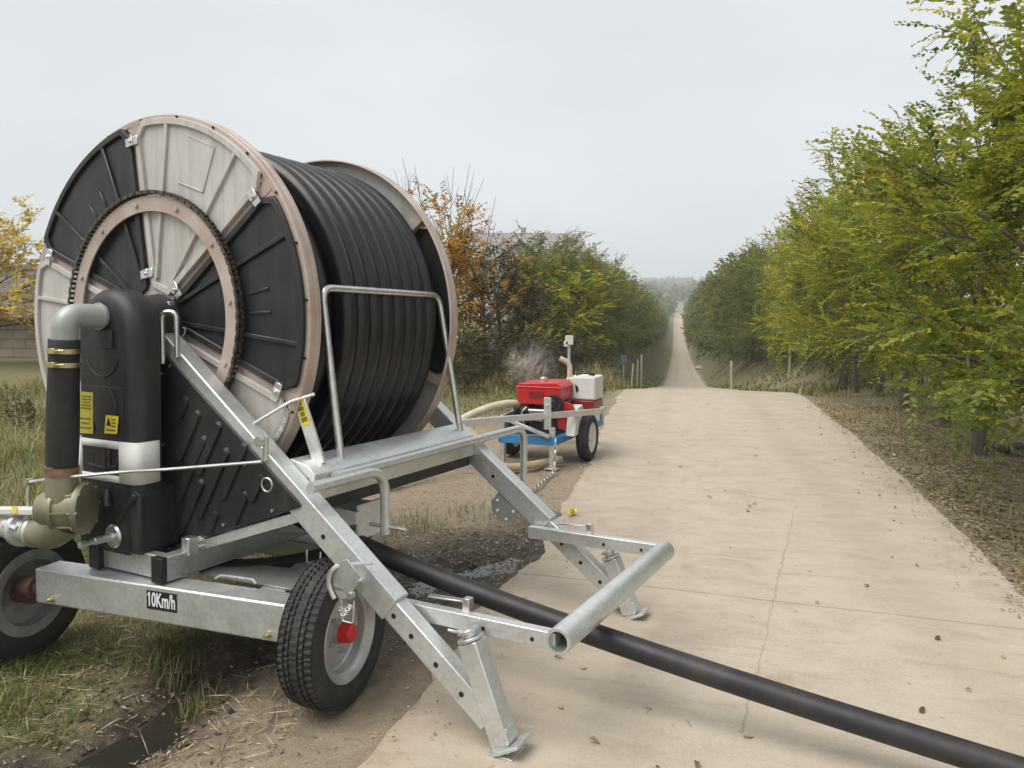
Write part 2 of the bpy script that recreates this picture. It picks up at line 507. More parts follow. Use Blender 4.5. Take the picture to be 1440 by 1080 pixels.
def axis_vals(lo, hi, step, far_lo, far_hi, grow):
    a = list(np.arange(lo, hi, step))
    st, x, up = step, a[-1], []
    while x < far_hi:
        st *= grow
        x += st
        up.append(x)
    st, x, dn = step, a[0], []
    while x > far_lo:
        st *= grow
        x -= st
        dn.append(x)
    return dn[::-1] + a + up
S_ = axis_vals(1.6, 9.5, 0.07, -60, 1750, 1.045)
D_ = axis_vals(-5.2, 0.1, 0.07, -900, 900, 1.07)

def mud_mask(d, s):
    if s > 9 or d > 0.6: return 0
    m = 1 - sstep(0.10, 0.36, seg_dist((d, s), TRENCH) + 0.14 * nz(d, s, 3) + 0.08 * nz(d, s, 9))
    m = max(m, 1 - sstep(0.25, 0.8, seg_dist((d, s), PUDDLE + [(-0.9, 5.3)]) + 0.22 * nz(d, s, 2.3)))
    m = max(m, 0.75 * (1 - sstep(0.3, 0.85, seg_dist((d, s), [to_ds(-0.75, 3.95), to_ds(-0.45, 4.1), to_ds(-0.3, 4.4)]) + 0.2 * nz(d, s, 2.0, 3))))
    return m
def grass_mask(d, s):
    """dry and green growth over the soil"""
    if s > 420: return 0.5 + 0.5 * nz(d, s, 0.01)
    g = 0.0
    if d < -1.0:
        g = sstep(-1.6, -2.7, d + 0.35 * nz(d, s, 1.3)) if s < 3.7 else sstep(-2.6, -4.2, d + 0.5 * nz(d, s, 0.8))
        g = max(g, sstep(9.5, 13.5, s + 1.2 * nz(d, s, 0.6)) * sstep(-0.9, -1.6, d))
    elif d > 2:
        g = 0.45 * sstep(2.2, 3.2, d)
        g = max(g, sstep(4.0, 6.0, d + 0.8 * nz(d, s, 0.5)))
    if s > 13.5:
        e = max(interp(s, LEDGE) - d, d - interp(s, REDGE))
        g = max(g, 0.95 * sstep(0.05, 0.7, e + 0.3 * nz(d, s, 0.9)))
    return g

gv, gm, gg, gl, gfd = [], [], [], [], []
for s in S_:
    for d in D_:
        gv.append((d, s, height(d, s)))
        gm.append(mud_mask(d, s))
        gg.append(grass_mask(d, s))
        gfd.append(sstep(3.6, 5.6, d + 0.6 * nz(d, s, 0.7)) * (1 - sstep(14, 24, s)))
        gl.append(sstep(1.9, 2.2, d) * (1 - sstep(3.6, 5.5, d)) * (1 if s < 40 else 0))
nd = len(D_)
gf = [(i * nd + j, i * nd + j + 1, (i + 1) * nd + j + 1, (i + 1) * nd + j) for i in range(len(S_) - 1) for j in range(nd - 1)]
gme = bpy.data.meshes.new("ground")
gme.from_pydata(gv, [], gf)
for nm, arr in (("mud", gm), ("grass", gg), ("litter", gl), ("field", gfd)):
    gme.attributes.new(nm, 'FLOAT', 'POINT').data.foreach_set('value', arr)
gme.polygons.foreach_set('use_smooth', [True] * len(gme.polygons))
ground = bpy.data.objects.new("ground", gme)
ground.rotation_euler = (0, 0, -RA)
COL.objects.link(ground)
tag(ground, "dirt, leaf litter and grassy verges beside the concrete road", "ground", kind="structure")

m, n, l, p = new_mat("soil")
tc = n.new("ShaderNodeTexCoord").outputs['Object']
def attr(nm):
    a = n.new("ShaderNodeAttribute")
    a.attribute_name = nm
    return a.outputs['Fac']
big = noise_node(n, l, 0.9, 6, 0.6, vec=tc)
fine = noise_node(n, l, 14, 8, 0.7, vec=tc)
grit = noise_node(n, l, 90, 4, 0.7, vec=tc)
dry = ramp(n, l, fine.outputs[0], [(0.3, (0.20, 0.15, 0.10)), (0.52, (0.33, 0.26, 0.185)), (0.75, (0.45, 0.365, 0.27))]).outputs[0]
dry = mix(n, l, 0.35, dry, ramp(n, l, big.outputs[0], [(0.3, (0.24, 0.185, 0.125)), (0.7, (0.44, 0.365, 0.27))]).outputs[0])
dry = mix(n, l, 0.25, dry, ramp(n, l, grit.outputs[0], [(0.35, (0.12, 0.09, 0.06)), (0.65, (0.42, 0.36, 0.28))]).outputs[0])
veg = ramp(n, l, fine.outputs[0], [(0.25, (0.085, 0.08, 0.038)), (0.5, (0.18, 0.16, 0.08)), (0.75, (0.29, 0.25, 0.14))]).outputs[0]
fld = noise_node(n, l, 0.035, 5, 0.6, vec=tc)
veg = mix(n, l, 0.35, veg, ramp(n, l, fld.outputs[0], [(0.35, (0.10, 0.12, 0.045)), (0.55, (0.17, 0.165, 0.08)), (0.7, (0.32, 0.27, 0.16))]).outputs[0])
lit = ramp(n, l, fine.outputs[0], [(0.3, (0.15, 0.12, 0.075)), (0.5, (0.28, 0.235, 0.15)), (0.75, (0.40, 0.345, 0.235))]).outputs[0]
mud = ramp(n, l, fine.outputs[0], [(0.3, (0.022, 0.017, 0.013)), (0.52, (0.060, 0.046, 0.034)), (0.72, (0.17, 0.135, 0.10))]).outputs[0]
c = mix(n, l, attr("grass"), dry, veg)
c = mix(n, l, attr("litter"), c, lit)
c = mix(n, l, attr("field"), c, ramp(n, l, fine.outputs[0], [(0.3, (0.30, 0.28, 0.15)), (0.6, (0.50, 0.47, 0.30))]).outputs[0])
c = mix(n, l, attr("mud"), c, mud)
l.new(c, p.inputs['Base Color'])
rr = n.new("ShaderNodeMapRange")
rr.inputs[3].default_value = 0.95
rr.inputs[4].default_value = 0.42
l.new(attr("mud"), rr.inputs[0])
l.new(rr.outputs[0], p.inputs['Roughness'])
p.inputs['Specular IOR Level'].default_value = 0.3
hsum = math_node(n, l, 'ADD', fine.outputs[0], math_node(n, l, 'MULTIPLY', grit.outputs[0], 0.5))
bump(n, l, p, hsum, 0.75, 0.035)
gme.materials.append(m)

# standing water, cut by the hollows of the ground
def water_sheet(name, label, cen, rad, z, seedv):
    mb = MB()
    x0, y0 = to_xy(*cen)
    ring = [(x0 + rad[0] * math.cos(a) * (1 + 0.15 * math.sin(3 * a + seedv)), y0 + rad[1] * math.sin(a) * (1 + 0.12 * math.cos(2 * a)), z) for a in np.linspace(0, 2 * math.pi, 28, endpoint=False)]
    mb.add(ring, [tuple(range(28))])
    m, n, l, p = new_mat(name)
    p.inputs['Base Color'].default_value = (0.028, 0.024, 0.02, 1)
    p.inputs['Roughness'].default_value = 0.06
    tc = n.new("ShaderNodeTexCoord").outputs['Object']
    t = noise_node(n, l, 9, 3, vec=tc)
    bump(n, l, p, t.outputs[0], 0.12, 0.01)
    o = mb.build(name, m)
    tag(o, label, "puddle", kind="structure")
water_sheet("puddle", "muddy puddle in the rut at the bottom left corner", to_ds(-1.52, 2.7), (0.42, 0.55), -0.072, 1)
water_sheet("puddle", "thin sheet of water on the dirt beside the slab edge", to_ds(-0.2, 4.72), (0.6, 0.5), -0.046, 2)

# ------------------------------------------------------------------ concrete road
rs = list(np.arange(-3, 16, 0.05)) + list(np.geomspace(16, 420, 110))
mb = MB()
NC = 9
for s in rs:
    k = 0.045 if s < 16 else 0.0
    le = interp(s, LEDGE) + k * (nz(s, 0, 1.1) + 1.2 * nz(s, 3, 3.0) + 0.8 * nz(s, 3, 9))
    re = interp(s, REDGE) + k * (0.8 * nz(s, 9, 0.8) + 0.6 * nz(s, 5, 5.0) + 0.4 * nz(s, 3, 13))
    z = road_z(s) + 0.012 + (0.02 if s > 30 else 0)
    row = [(le - 0.01, s, z - 0.12), (le, s, z - 0.004)]
    row += [(le + (re - le) * (j + 0.25) / NC, s, z + 0.006 * nz(j, s, 0.5)) for j in range(NC)]
    row += [(re, s, z - 0.004), (re + 0.008, s, z - 0.12)]
    mb.v += row
nc = NC + 4
mb.f = [(i * nc + j, i * nc + j + 1, (i + 1) * nc + j + 1, (i + 1) * nc + j) for i in range(len(rs) - 1) for j in range(nc - 1)]
m, n, l, p = new_mat("concrete")
tcn = n.new("ShaderNodeTexCoord")
tc = tcn.outputs['Object']
sx = n.new("ShaderNodeSeparateXYZ")
l.new(tc, sx.inputs[0])
X, Y = sx.outputs[0], sx.outputs[1]
b1 = noise_node(n, l, 0.55, 5, 0.6, vec=tc)
b2 = noise_node(n, l, 3.2, 9, 0.72, vec=tc)
mp = n.new("ShaderNodeMapping")
mp.inputs['Scale'].default_value = (0.35, 1.0, 1)
mp.inputs['Rotation'].default_value = (0, 0, R(12))
l.new(tc, mp.inputs[0])
b3 = noise_node(n, l, 7.0, 7, 0.7, vec=mp.outputs[0], dist=0.6)
b4 = noise_node(n, l, 140, 3, 0.6, vec=tc)
col = ramp(n, l, b1.outputs[0], [(0.34, (0.42, 0.335, 0.27)), (0.5, (0.435, 0.38, 0.315)), (0.66, (0.435, 0.405, 0.35))]).outputs[0]
col = mix(n, l, 0.45, col, ramp(n, l, b2.outputs[0], [(0.32, (0.30, 0.25, 0.19)), (0.52, (0.475, 0.41, 0.33)), (0.70, (0.62, 0.55, 0.46))]).outputs[0])
col = mix(n, l, 0.35, col, ramp(n, l, b3.outputs[0], [(0.34, (0.30, 0.24, 0.18)), (0.5, (0.48, 0.41, 0.32)), (0.7, (0.54, 0.47, 0.375))]).outputs[0])
col = mix(n, l, 0.18, col, ramp(n, l, b4.outputs[0], [(0.35, (0.22, 0.18, 0.14)), (0.6, (0.56, 0.49, 0.40))]).outputs[0])
st = noise_node(n, l, 1.7, 6, 0.65, vec=tc, dist=0.8)
stf = ramp(n, l, st.outputs[0], [(0.56, (0, 0, 0)), (0.74, (0.48,) * 3)]).outputs[0]
col = mix(n, l, stf, col, (0.24, 0.17, 0.115))
# dark specks, footprints of mud and pale scuffs
sp_ = noise_node(n, l, 26, 3, 0.5, vec=tc, dist=0.5)
spf = ramp(n, l, sp_.outputs[0], [(0.69, (0, 0, 0)), (0.76, (0.6,) * 3)]).outputs[0]
col = mix(n, l, spf, col, (0.17, 0.13, 0.095))
sc_ = noise_node(n, l, 11, 6, 0.7, vec=mp.outputs[0], dist=1.2)
scf = ramp(n, l, sc_.outputs[0], [(0.60, (0, 0, 0)), (0.72, (0.5,) * 3)]).outputs[0]
col = mix(n, l, scf, col, (0.62, 0.56, 0.48))
# faint wheel tracks worn along the slab
tk_ = None
for x0_ in (-0.25, 1.25):
    dx_ = math_node(n, l, 'ABSOLUTE', math_node(n, l, 'SUBTRACT', math_node(n, l, 'ADD', X, math_node(n, l, 'MULTIPLY_ADD', b1.outputs[0], 0.3, -0.15)), x0_))
    q_ = n.new("ShaderNodeMapRange")
    q_.inputs[1].default_value = 0.24
    q_.inputs[2].default_value = 0.06
    l.new(dx_, q_.inputs[0])
    tk_ = q_.outputs[0] if tk_ is None else math_node(n, l, 'MAXIMUM', tk_, q_.outputs[0])
col = mix(n, l, math_node(n, l, 'MULTIPLY', math_node(n, l, 'MULTIPLY', tk_, b2.outputs[0]), 0.40), col, (0.30, 0.25, 0.19))
# soil washed over the left margin
edg = n.new("ShaderNodeMapRange")
edg.inputs[1].default_value = -0.35
edg.inputs[2].default_value = -1.05
l.new(X, edg.inputs[0])
ed2 = math_node(n, l, 'MULTIPLY', edg.outputs[0], ramp(n, l, b2.outputs[0], [(0.40, (0, 0, 0)), (0.60, (1, 1, 1))]).outputs[0])
col = mix(n, l, math_node(n, l, 'MULTIPLY', ed2, 0.75), col, (0.30, 0.235, 0.165))
# sawn joints across the slab, a wandering crack along it
wob = noise_node(n, l, 2.5, 4, vec=tc)
wv = math_node(n, l, 'MULTIPLY_ADD', wob.outputs[0], 0.03, -0.015)
t = math_node(n, l, 'ADD', math_node(n, l, 'MULTIPLY_ADD', X, 0.11, Y), wv)
t = math_node(n, l, 'SUBTRACT', t, 4.36)
t = math_node(n, l, 'ABSOLUTE', math_node(n, l, 'SUBTRACT', math_node(n, l, 'MODULO', math_node(n, l, 'ADD', t, 62.5), 5.0), 2.5))
j1 = math_node(n, l, 'LESS_THAN', t, 0.006)
w2 = noise_node(n, l, 3.0, 6, 0.65, vec=tc)
cx_ = math_node(n, l, 'MULTIPLY_ADD', Y, 0.19, -0.30)
cx_ = math_node(n, l, 'ADD', cx_, math_node(n, l, 'MULTIPLY_ADD', w2.outputs[0], 0.10, -0.05))
cd = math_node(n, l, 'ABSOLUTE', math_node(n, l, 'SUBTRACT', X, cx_))
cr = math_node(n, l, 'LESS_THAN', cd, math_node(n, l, 'MULTIPLY', math_node(n, l, 'SUBTRACT', b1.outputs[0], 0.30), 0.022))
cr = math_node(n, l, 'MULTIPLY', cr, math_node(n, l, 'MULTIPLY', math_node(n, l, 'GREATER_THAN', Y, 2.9), math_node(n, l, 'LESS_THAN', Y, 6.6)))
ln = math_node(n, l, 'MULTIPLY', math_node(n, l, 'MAXIMUM', math_node(n, l, 'MULTIPLY', j1, 1.0), math_node(n, l, 'MULTIPLY', cr, 0.6)), 0.5)
col = mix(n, l, ln, col, (0.14, 0.115, 0.085))
l.new(col, p.inputs['Base Color'])
p.inputs['Roughness'].default_value = 0.88
p.inputs['Specular IOR Level'].default_value = 0.25
hh = math_node(n, l, 'ADD', math_node(n, l, 'MULTIPLY', b3.outputs[0], 1.0), math_node(n, l, 'MULTIPLY', b4.outputs[0], 0.25))
hh = math_node(n, l, 'SUBTRACT', hh, ln)
bump(n, l, p, hh, 0.35, 0.012)
road = mb.build("road", m, angle=60)
road.rotation_euler = (0, 0, -RA)
tag(road, "pale concrete farm road running straight down into the valley", "road", kind="structure")
# ================================================================== the hose reel machine (local frame: x forward, y along the drum axle, z up)
reel = empty("hose_reel_machine", "big irrigation hose reel with black and off-white drum on a galvanised two-wheel chassis", "hose reel",
             (-1.704, 3.672, 0), (R(-1.0), 0, R(-27.5)))
HZ = 1.544                     # axle height
RR = 0.954                     # flange radius
WD = 1.185                     # distance between the outer faces
V3 = Vector

def polar(a, r, v): return V3((r * math.cos(a), v, HZ + r * math.sin(a)))

# ---- flanges
DIV = [R(98.3 - 60 * k) for k in range(6)]
def sector_panel(face, sgn, a1, a0, mname, patch=False):
    """plastic panel between two spokes; face = y of its base, sgn = outward y direction"""
    mb = MB()
    gap = 0.017
    def pt(a, r, off=0.0, side=0):
        q = polar(a, r, face + sgn * off)
        if side: q += V3((-math.sin(a), 0, math.cos(a))) * side
        return q
    N = 22
    ro, ri = RR - 0.022, 0.15
    ch = 0.065
    loop = []
    # outline: outer arc with cut corners, down one side, inner edge, up the other
    aa0, aa1 = a0 + ch / ro * 1.15, a1 - ch / ro * 1.15
    loop.append(pt(a0, ro - ch, 0, gap))
    for k in range(N + 1): loop.append(pt(aa0 + (aa1 - aa0) * k / N, ro))
    loop.append(pt(a1, ro - ch, 0, -gap))
    loop.append(pt(a1, ri, 0, -gap))
    loop.append(pt(a0, ri, 0, gap))
    th = V3((0, sgn * 0.006, 0))
    nn = len(loop)
    mb.add(loop + [q + th for q in loop], [tuple(range(nn)), tuple(range(2 * nn - 1, nn - 1, -1))] + [(i, i + nn, (i + 1) % nn + nn, (i + 1) % nn) for i in range(nn)])
    # raised border following the outline
    cen = polar((a0 + a1) / 2, 0.62, face)
    bw, bh = 0.030, 0.022
    inner = []
    for i, q in enumerate(loop):
        prv, nxt = loop[i - 1], loop[(i + 1) % nn]
        t1, t2 = (q - prv).normalized(), (nxt - q).normalized()
        n1, n2 = t1.cross(V3((0, 1, 0))), t2.cross(V3((0, 1, 0)))
        nb = (n1 + n2).normalized()
        if nb.dot(cen - q) < 0: nb = -nb
        inner.append(q + nb * bw / max(0.5, abs(nb.dot(n1))))
    hv = V3((0, sgn * bh, 0))
    mb.add([q + th for q in loop] + [q + hv for q in loop] + [q + hv for q in inner] + [q + th for q in inner],
           [(i + k * nn, (i + 1) % nn + k * nn, (i + 1) % nn + (k + 1) * nn, i + (k + 1) * nn) for k in range(3) for i in range(nn)])
    # radial stiffening ribs
    for da in (R(15), R(45)):
        a = a0 + da
        mb.bar(polar(a, 0.19, face + sgn * 0.011), polar(a, RR - 0.045, face + sgn * 0.011), 0.02, 0.020, (0, 1, 0))
    if patch:
        am = (a0 + a1) / 2 - R(0.5)
        for (b0, r0), (b1, r1) in (((am - R(6), 0.865), (am + R(6), 0.865)), ((am - R(6), 0.865), (am - R(8), 0.66)), ((am - R(8), 0.66), (am + R(7), 0.65))):
            mb.bar(polar(b0, r0, face + sgn * 0.008), polar(b1, r1, face + sgn * 0.008), 0.008, 0.008, (0, 1, 0))
        q = [polar(b, r, face + sgn * 0.006) for b, r in ((am - R(6), 0.865), (am + R(6), 0.865), (am + R(7), 0.65), (am - R(8), 0.66))]
        mb.add(q + [x + V3((0, sgn * 0.004, 0)) for x in q], [(0, 1, 2, 3), (4, 5, 6, 7), (0, 1, 5, 4), (1, 2, 6, 5), (2, 3, 7, 6), (3, 0, 4, 7)])
    if mname == 'blackpanel':
        # short moulded ridges near the chain ring
        am = (a0 + a1) / 2
        for da in (R(-6), R(2)):
            mb.bar(polar(am + da, 0.62, face + sgn * 0.008), polar(am + da, 0.74, face + sgn * 0.008), 0.014, 0.010, (0, 1, 0))
    return mb

def flange(face, sgn, front):
    rim = MB()
    # outer band and face lip of the flange ring
    prof = [(0.0, RR - 0.028), (0.0, RR - 0.004), (0.004, RR), (0.030, RR + 0.001), (0.034, RR - 0.005), (0.040, RR - 0.005), (0.044, RR + 0.001), (0.068, RR), (0.072, RR - 0.004), (0.072, RR - 0.012), (0.010, RR - 0.014), (0.010, RR - 0.028)]
    rim.lathe([(h, r) for h, r in prof], (0, face, HZ), (0, -sgn, 0), 128, closed=True)
    for a in DIV:
        rim.bar(polar(a, 0.10, face - sgn * 0.022), polar(a, RR - 0.012, face - sgn * 0.022), 0.046, 0.046, (0, 1, 0))
        # gusset at the rim
        g = [polar(a + R(4.2), RR - 0.014, face - sgn * 0.002), polar(a - R(4.2), RR - 0.014, face - sgn * 0.002), polar(a - R(1.1), RR - 0.09, face - sgn * 0.002), polar(a + R(1.1), RR - 0.09, face - sgn * 0.002)]
        rim.add(g + [x - V3((0, sgn * 0.006, 0)) for x in g], [(0, 1, 2, 3), (7, 6, 5, 4), (0, 1, 5, 4), (1, 2, 6, 5), (2, 3, 7, 6), (3, 0, 4, 7)])
    rim.lathe([(0, 0.0), (0, 0.16), (0.05, 0.16), (0.05, 0)], (0, face + sgn * 0.006, HZ), (0, -sgn, 0), 32)
    fl = rim.build("reel_flange", M['primer'], reel, bevel=0.002)
    if front:
        each("rim_bolt", M['dark'], fl, [lambda q, a=R(k * 15 + 5): q.cyl(polar(a, RR - 0.014, face + sgn * 0.0), polar(a, RR - 0.014, face + sgn * 0.007), 0.006, 8) for k in range(24)])
    for k in range(6):
        white = k % 2 == 1
        a1, a0 = DIV[k], DIV[k] - R(60)
        mn = 'white' if not white else 'blackpanel'
        mb = sector_panel(face - sgn * 0.001, sgn, a1, a0, mn, patch=(k == 0 and front))
        o = mb.build("panel", M[mn], fl, bevel=0.003, seg=1)
        o["label"] = "off-white plastic panel" if mn == 'white' else "black plastic panel"
    if front:
        for a in DIV:
            for r in (0.845, 0.213):
                mb = MB()
                u = V3((math.cos(a), 0, math.sin(a)))
                tt = V3((-math.sin(a), 0, math.cos(a)))
                c = polar(a, r, face + sgn * 0.026)
                rot = Matrix((tt, V3((0, 1, 0)), u)).transposed()
                mb.box(c, (0.085, 0.006, 0.042), rot)
                mb.box(c + V3((0, sgn * 0.003, 0)) , (0.026, 0.010, 0.044), rot)
                mb.cyl(c, c + V3((0, sgn * 0.016, 0)), 0.008, 8)
                mb.build("clip", M['zinc'], fl, bevel=0.002, seg=1)
        # big sprocket ring and its roller chain
        ring = MB()
        ring.lathe([(0, 0.500), (0, 0.572), (0.008, 0.572), (0.008, 0.500)], (0, face + sgn * 0.040, HZ), (0, -sgn, 0), 96, closed=True)
        for k in range(12):
            a = R(30 * k + 8)
            ring.cyl(polar(a, 0.535, face + sgn * 0.036), polar(a, 0.535, face + sgn * 0.004), 0.010, 8)
            ring.cyl(polar(a, 0.535, face + sgn * 0.036), polar(a, 0.535, face + sgn * 0.050), 0.012, 6)
        ring.build("chain_ring", M['primer'], fl, bevel=0.0015, seg=1)
        ch = MB()
        NL = 148
        for k in range(NL):
            a, b = 2 * math.pi * k / NL, 2 * math.pi * (k + 1) / NL
            rr = 0.588
            ch.cyl(polar(a, rr, face + sgn * 0.024), polar(a, rr, face + sgn * 0.054), 0.0075, 8)
            off = 0.0 if k % 2 else 0.004
            for vv in (0.027 - off, 0.051 + off):
                ch.bar(polar(a - R(0.4), rr, face + sgn * vv), polar(b + R(0.4), rr, face + sgn * vv), 0.016, 0.003, (0, 1, 0))
        ch.build("drive_chain", M['chain'], fl)
M['chain'] = stuff_mat("oily_chain_steel", (0.045, 0.038, 0.03), (0.16, 0.14, 0.11), 60, 0.38, 0.7)
flange(0.0, -1, True)
flange(WD, 1, False)

# ---- drum core and wound hose
mb = MB()
mb.lathe([(0.03, 0.62), (WD - 0.03, 0.62)], (0, 0, HZ), (0, 1, 0), 64)
mb.cyl((0, -0.16, HZ), (0, WD + 0.16, HZ), 0.05, 20)
mb.build("drum_core", M['blacksteel'], reel)
OD = 0.098
prof = [(0.075, 0.60)]
def coil(v, r):
    return [(v + OD / 2 * math.sin(R(t)), r + OD / 2 * math.cos(R(t))) for t in (-90, -70, -50, -30, -12, 0, 12, 30, 50, 70, 90)]
for k in range(3): prof += coil(0.082 + OD / 2 + OD * k, 0.735)
for k in range(8): prof += coil(0.332 + OD / 2 + OD * 0.985 * k, 0.832)
prof.append((1.12, 0.60))
mb = MB()
mb.lathe(prof, (0, 0, HZ), (0, 1, 0), 128)
mb.build("wound_hose", M['hose'], reel, angle=70)

# ---- hose paid out from the underside of the drum
mb = MB()
hp = smooth_path([(-0.75, 0.42, 0.90), (-0.35, 0.40, 0.74), (0.1, 0.38, 0.665), (0.6, 0.36, 0.56), (1.21, 0.35, 0.437), (1.7, 0.35, 0.352), (2.23, 0.35, 0.279), (2.75, 0.35, 0.217), (3.25, 0.35, 0.166), (4.0, 0.35, 0.10), (4.8, 0.36, 0.058), (6.5, 0.5, 0.058)], 8)
mb.tube(hp, 0.0455, 20)
mb.build("paid_out_hose", M['hose_dusty'], reel)

# ---- two adjustable legs
def leg_z(u): return 1.40 - 0.778 * (u - 0.25)
PLATE = [(1.299, 0.627), (1.36, 0.655), (1.42, 0.60), (1.400, 0.560), (1.366, 0.508), (1.325, 0.494), (1.266, 0.563)]
def leg(v, inner):
    dl = V3((1, 0, -0.778)).normalized()
    mb = MB()
    p0, p1 = V3((0.20, v, leg_z(0.20))), V3((1.475, v, leg_z(1.475)))
    mb.bar(p0, p1, 0.085, 0.112)
    lg = mb.build("support_leg", M['galv'], reel, bevel=0.006)
    mb = MB()
    q0, q1 = V3((1.46, v, leg_z(1.46) - 0.004)), V3((1.90, v, leg_z(1.90) - 0.004))
    mb.bar(q0, q1, 0.068, 0.090)
    inn = mb.build("sliding_beam", M['galv'], lg, bevel=0.005)
    for u in (1.155, 1.49, 1.57, 1.68, 1.79):
        w2 = 0.085 if u < 1.47 else 0.068
        c = V3((u, v - (w2 / 2 + 0.0015), leg_z(u) - 0.010))
        each("pin_hole", M['ink'], lg, [lambda q: q.cyl(c, c + V3((0, 0.004, 0)), 0.0105, 12)])
    # foot strut
    mb = MB()
    s0, s1 = V3((1.815 if v < 0.5 else 1.84, v - 0.005, 0.385 if v < 0.5 else 0.315)), V3((1.955, v - 0.005, 0.045 if v < 0.5 else 0.05))
    mb.bar(s0, s1, 0.078, 0.078, (1, 0, 0.3))
    st = mb.build("foot_strut", M['galv'], lg, bevel=0.004)
    d = (s1 - s0).normalized()
    mb = MB()
    mb.cyl(s0 - d * 0.004, s0 - d * 0.016, 0.050, 20)
    mb.cyl(s0 - d * 0.016, s0 - d * 0.045, 0.028, 16)
    mb.cyl(s0 - d * 0.032, s0 - d * 0.044, 0.042, 16)
    if v < 0.5: mb.tube([s0 - d * 0.038, s0 - d * 0.042 + V3((-0.03, -0.04, 0.0)), s0 - d * 0.042 + V3((-0.055, -0.05, 0.005))], 0.006, 8)
    mb.build("jack_screw", M['zinc'], st, bevel=0.002)
    mb = MB()
    b = s1 + V3((0.0, 0, 0))
    mb.box(b + V3((0.012, 0, -0.012)), (0.15, 0.12, 0.012), Matrix.Rotation(R(-28), 3, 'Y'))
    mb.bar(b + V3((-0.012, 0, 0.06)), b + V3((0.0, 0, -0.03)), 0.066, 0.066, (1, 0, 0.3))
    mb.box(b + V3((0.005, -0.0, -0.034)), (0.10, 0.10, 0.010))
    mb.build("foot_plate", M['galv'], st, bevel=0.002)
    # hanging anchor plate under the leg
    mb = MB()
    u0 = 1.245
    if v < 0.5:
        pv = -0.262
        poly = PLATE
        mb.prism(poly, (0, pv, 0), (1, 0, 0), (0, 0, 1), (0, 0.006, 0))
        mb.bar((1.32, v - 0.04, 0.535), (1.32, pv, 0.535), 0.05, 0.012)
        pl = mb.build("anchor_plate", M['galv_dark'], lg, bevel=0.001, seg=1)
        mb = MB()
        mb.tube(fillet([(1.40, v - 0.045, 0.62), (1.305, pv - 0.012, 0.625), (1.275, pv - 0.012, 0.56), (1.31, pv - 0.012, 0.50)], 0.035), 0.009, 8)
        mb.build("locking_pin", M['zinc'], lg)
        mb = MB()
        for k in range(5):
            c = V3((1.345 + 0.010 * k, pv - 0.015, 0.468 - 0.016 * math.sin(k * 1.2)))
            mb.tube([c + V3((0.011 * math.sin(t), 0.005 * math.cos(t) * (k % 2), 0.007 * math.cos(t))) for t in np.linspace(0, 2 * math.pi, 11)], 0.003, 6)
        mb.tube(fillet([(1.345, pv - 0.015, 0.50), (1.35, pv - 0.015, 0.425), (1.40, pv - 0.015, 0.425), (1.405, pv - 0.015, 0.51)], 0.01), 0.004, 6)
        mb.cyl((1.385, pv - 0.02, 0.525), (1.385, pv + 0.004, 0.525), 0.013, 8)
        mb.build("pin_chain", M['zinc'], pl)
    else:
        poly = [(-0.06, 0.0), (0.10, 0.0), (0.10, -0.10), (0.055, -0.135), (-0.02, -0.135), (-0.06, -0.095)]
        ex, ez = dl, V3((0.614, 0, 0.789))
        mb.prism(poly, V3((u0, v - 0.035, leg_z(u0) - 0.045)), ex, ez, (0, 0.006, 0))
        pl = mb.build("anchor_plate", M['galv_dark'], lg, bevel=0.001, seg=1)
        for a, b_ in ((-0.035, -0.06), (0.0, -0.105), (0.07, -0.105), (0.075, -0.04)):
            c = V3((u0, v - 0.036, leg_z(u0) - 0.045)) + ex * a + ez * b_
            each("plate_hole", M['signwhite'], pl, [lambda q: q.cyl(c, c - V3((0, 0.002, 0)), 0.008, 8)])
    # swing arm carrying the front roller tube
    va = v + 0.075 if v < 0.5 else v - 0.075
    mb = MB()
    mb.bar((1.40 if v > 0.5 else 1.46, va, 0.418), (2.12, va, 0.418), 0.044, 0.062)
    ar = mb.build("front_arm", M['galv'], lg, bevel=0.003)
    mb = MB()
    mb.bar((1.56, va + 0.028, 0.475), (1.735, va + 0.028, 0.482), 0.030, 0.006)
    mb.box((1.735, va + 0.028, 0.462), (0.030, 0.034, 0.066))
    mb.build("arm_bracket", M['zinc'], ar, bevel=0.001, seg=1)
    for u in (1.83, 2.03):
        c = V3((u, va - 0.0225, 0.412))
        each("arm_hole", M['ink'], lg, [lambda q: q.cyl(c, c + V3((0, -0.002, 0)), 0.008, 10)])
    return lg
leg_near = leg(-0.115, 1)
leg_far = leg(1.275, -1)

# front roller tube across the two arms (open pipe)
mb = MB()
prof = [(0, 0.036), (0, 0.046), (0.004, 0.048), (1.246, 0.048), (1.25, 0.046), (1.25, 0.036)]
mb.lathe(prof, (2.14, -0.085, 0.432), (0.012, 1, 0.0), 32, closed=True)
ft = mb.build("front_tube", M['galv'], reel)
each("bore_shade_disc", M['ink'], ft, [lambda q: q.cyl((2.141, 0.02, 0.432), (2.1412, 0.03, 0.432), 0.0355, 24)])  # added black disc that paints the shaded inside of the open pipe

# cross beam between the legs (folded channel) and the hose guard hoop on it
mb = MB()
mb.prism([(0.90, 0.962), (1.00, 0.937), (1.035, 0.905), (1.035, 0.795), (1.0, 0.795), (1.0, 0.885), (0.90, 0.912)], (0, -0.07, 0), (1, 0, 0), (0, 0, 1), (0, 1.30, 0))
xb = mb.build("cross_beam", M['galv'], reel, bevel=0.004)
mb = MB()
mb.box((0.99, 0.58, 0.775), (0.06, 1.26, 0.07))
mb.build("lower_channel", M['dark'], xb, bevel=0.004)
mb = MB()
mb.tube(fillet([(0.985, 0.155, 0.925), (0.87, 0.165, 1.685), (0.87, 1.115, 1.685), (0.985, 1.165, 0.925)], 0.07, 8), 0.0175, 14)
mb.build("guard_hoop", M['zinc'], reel)
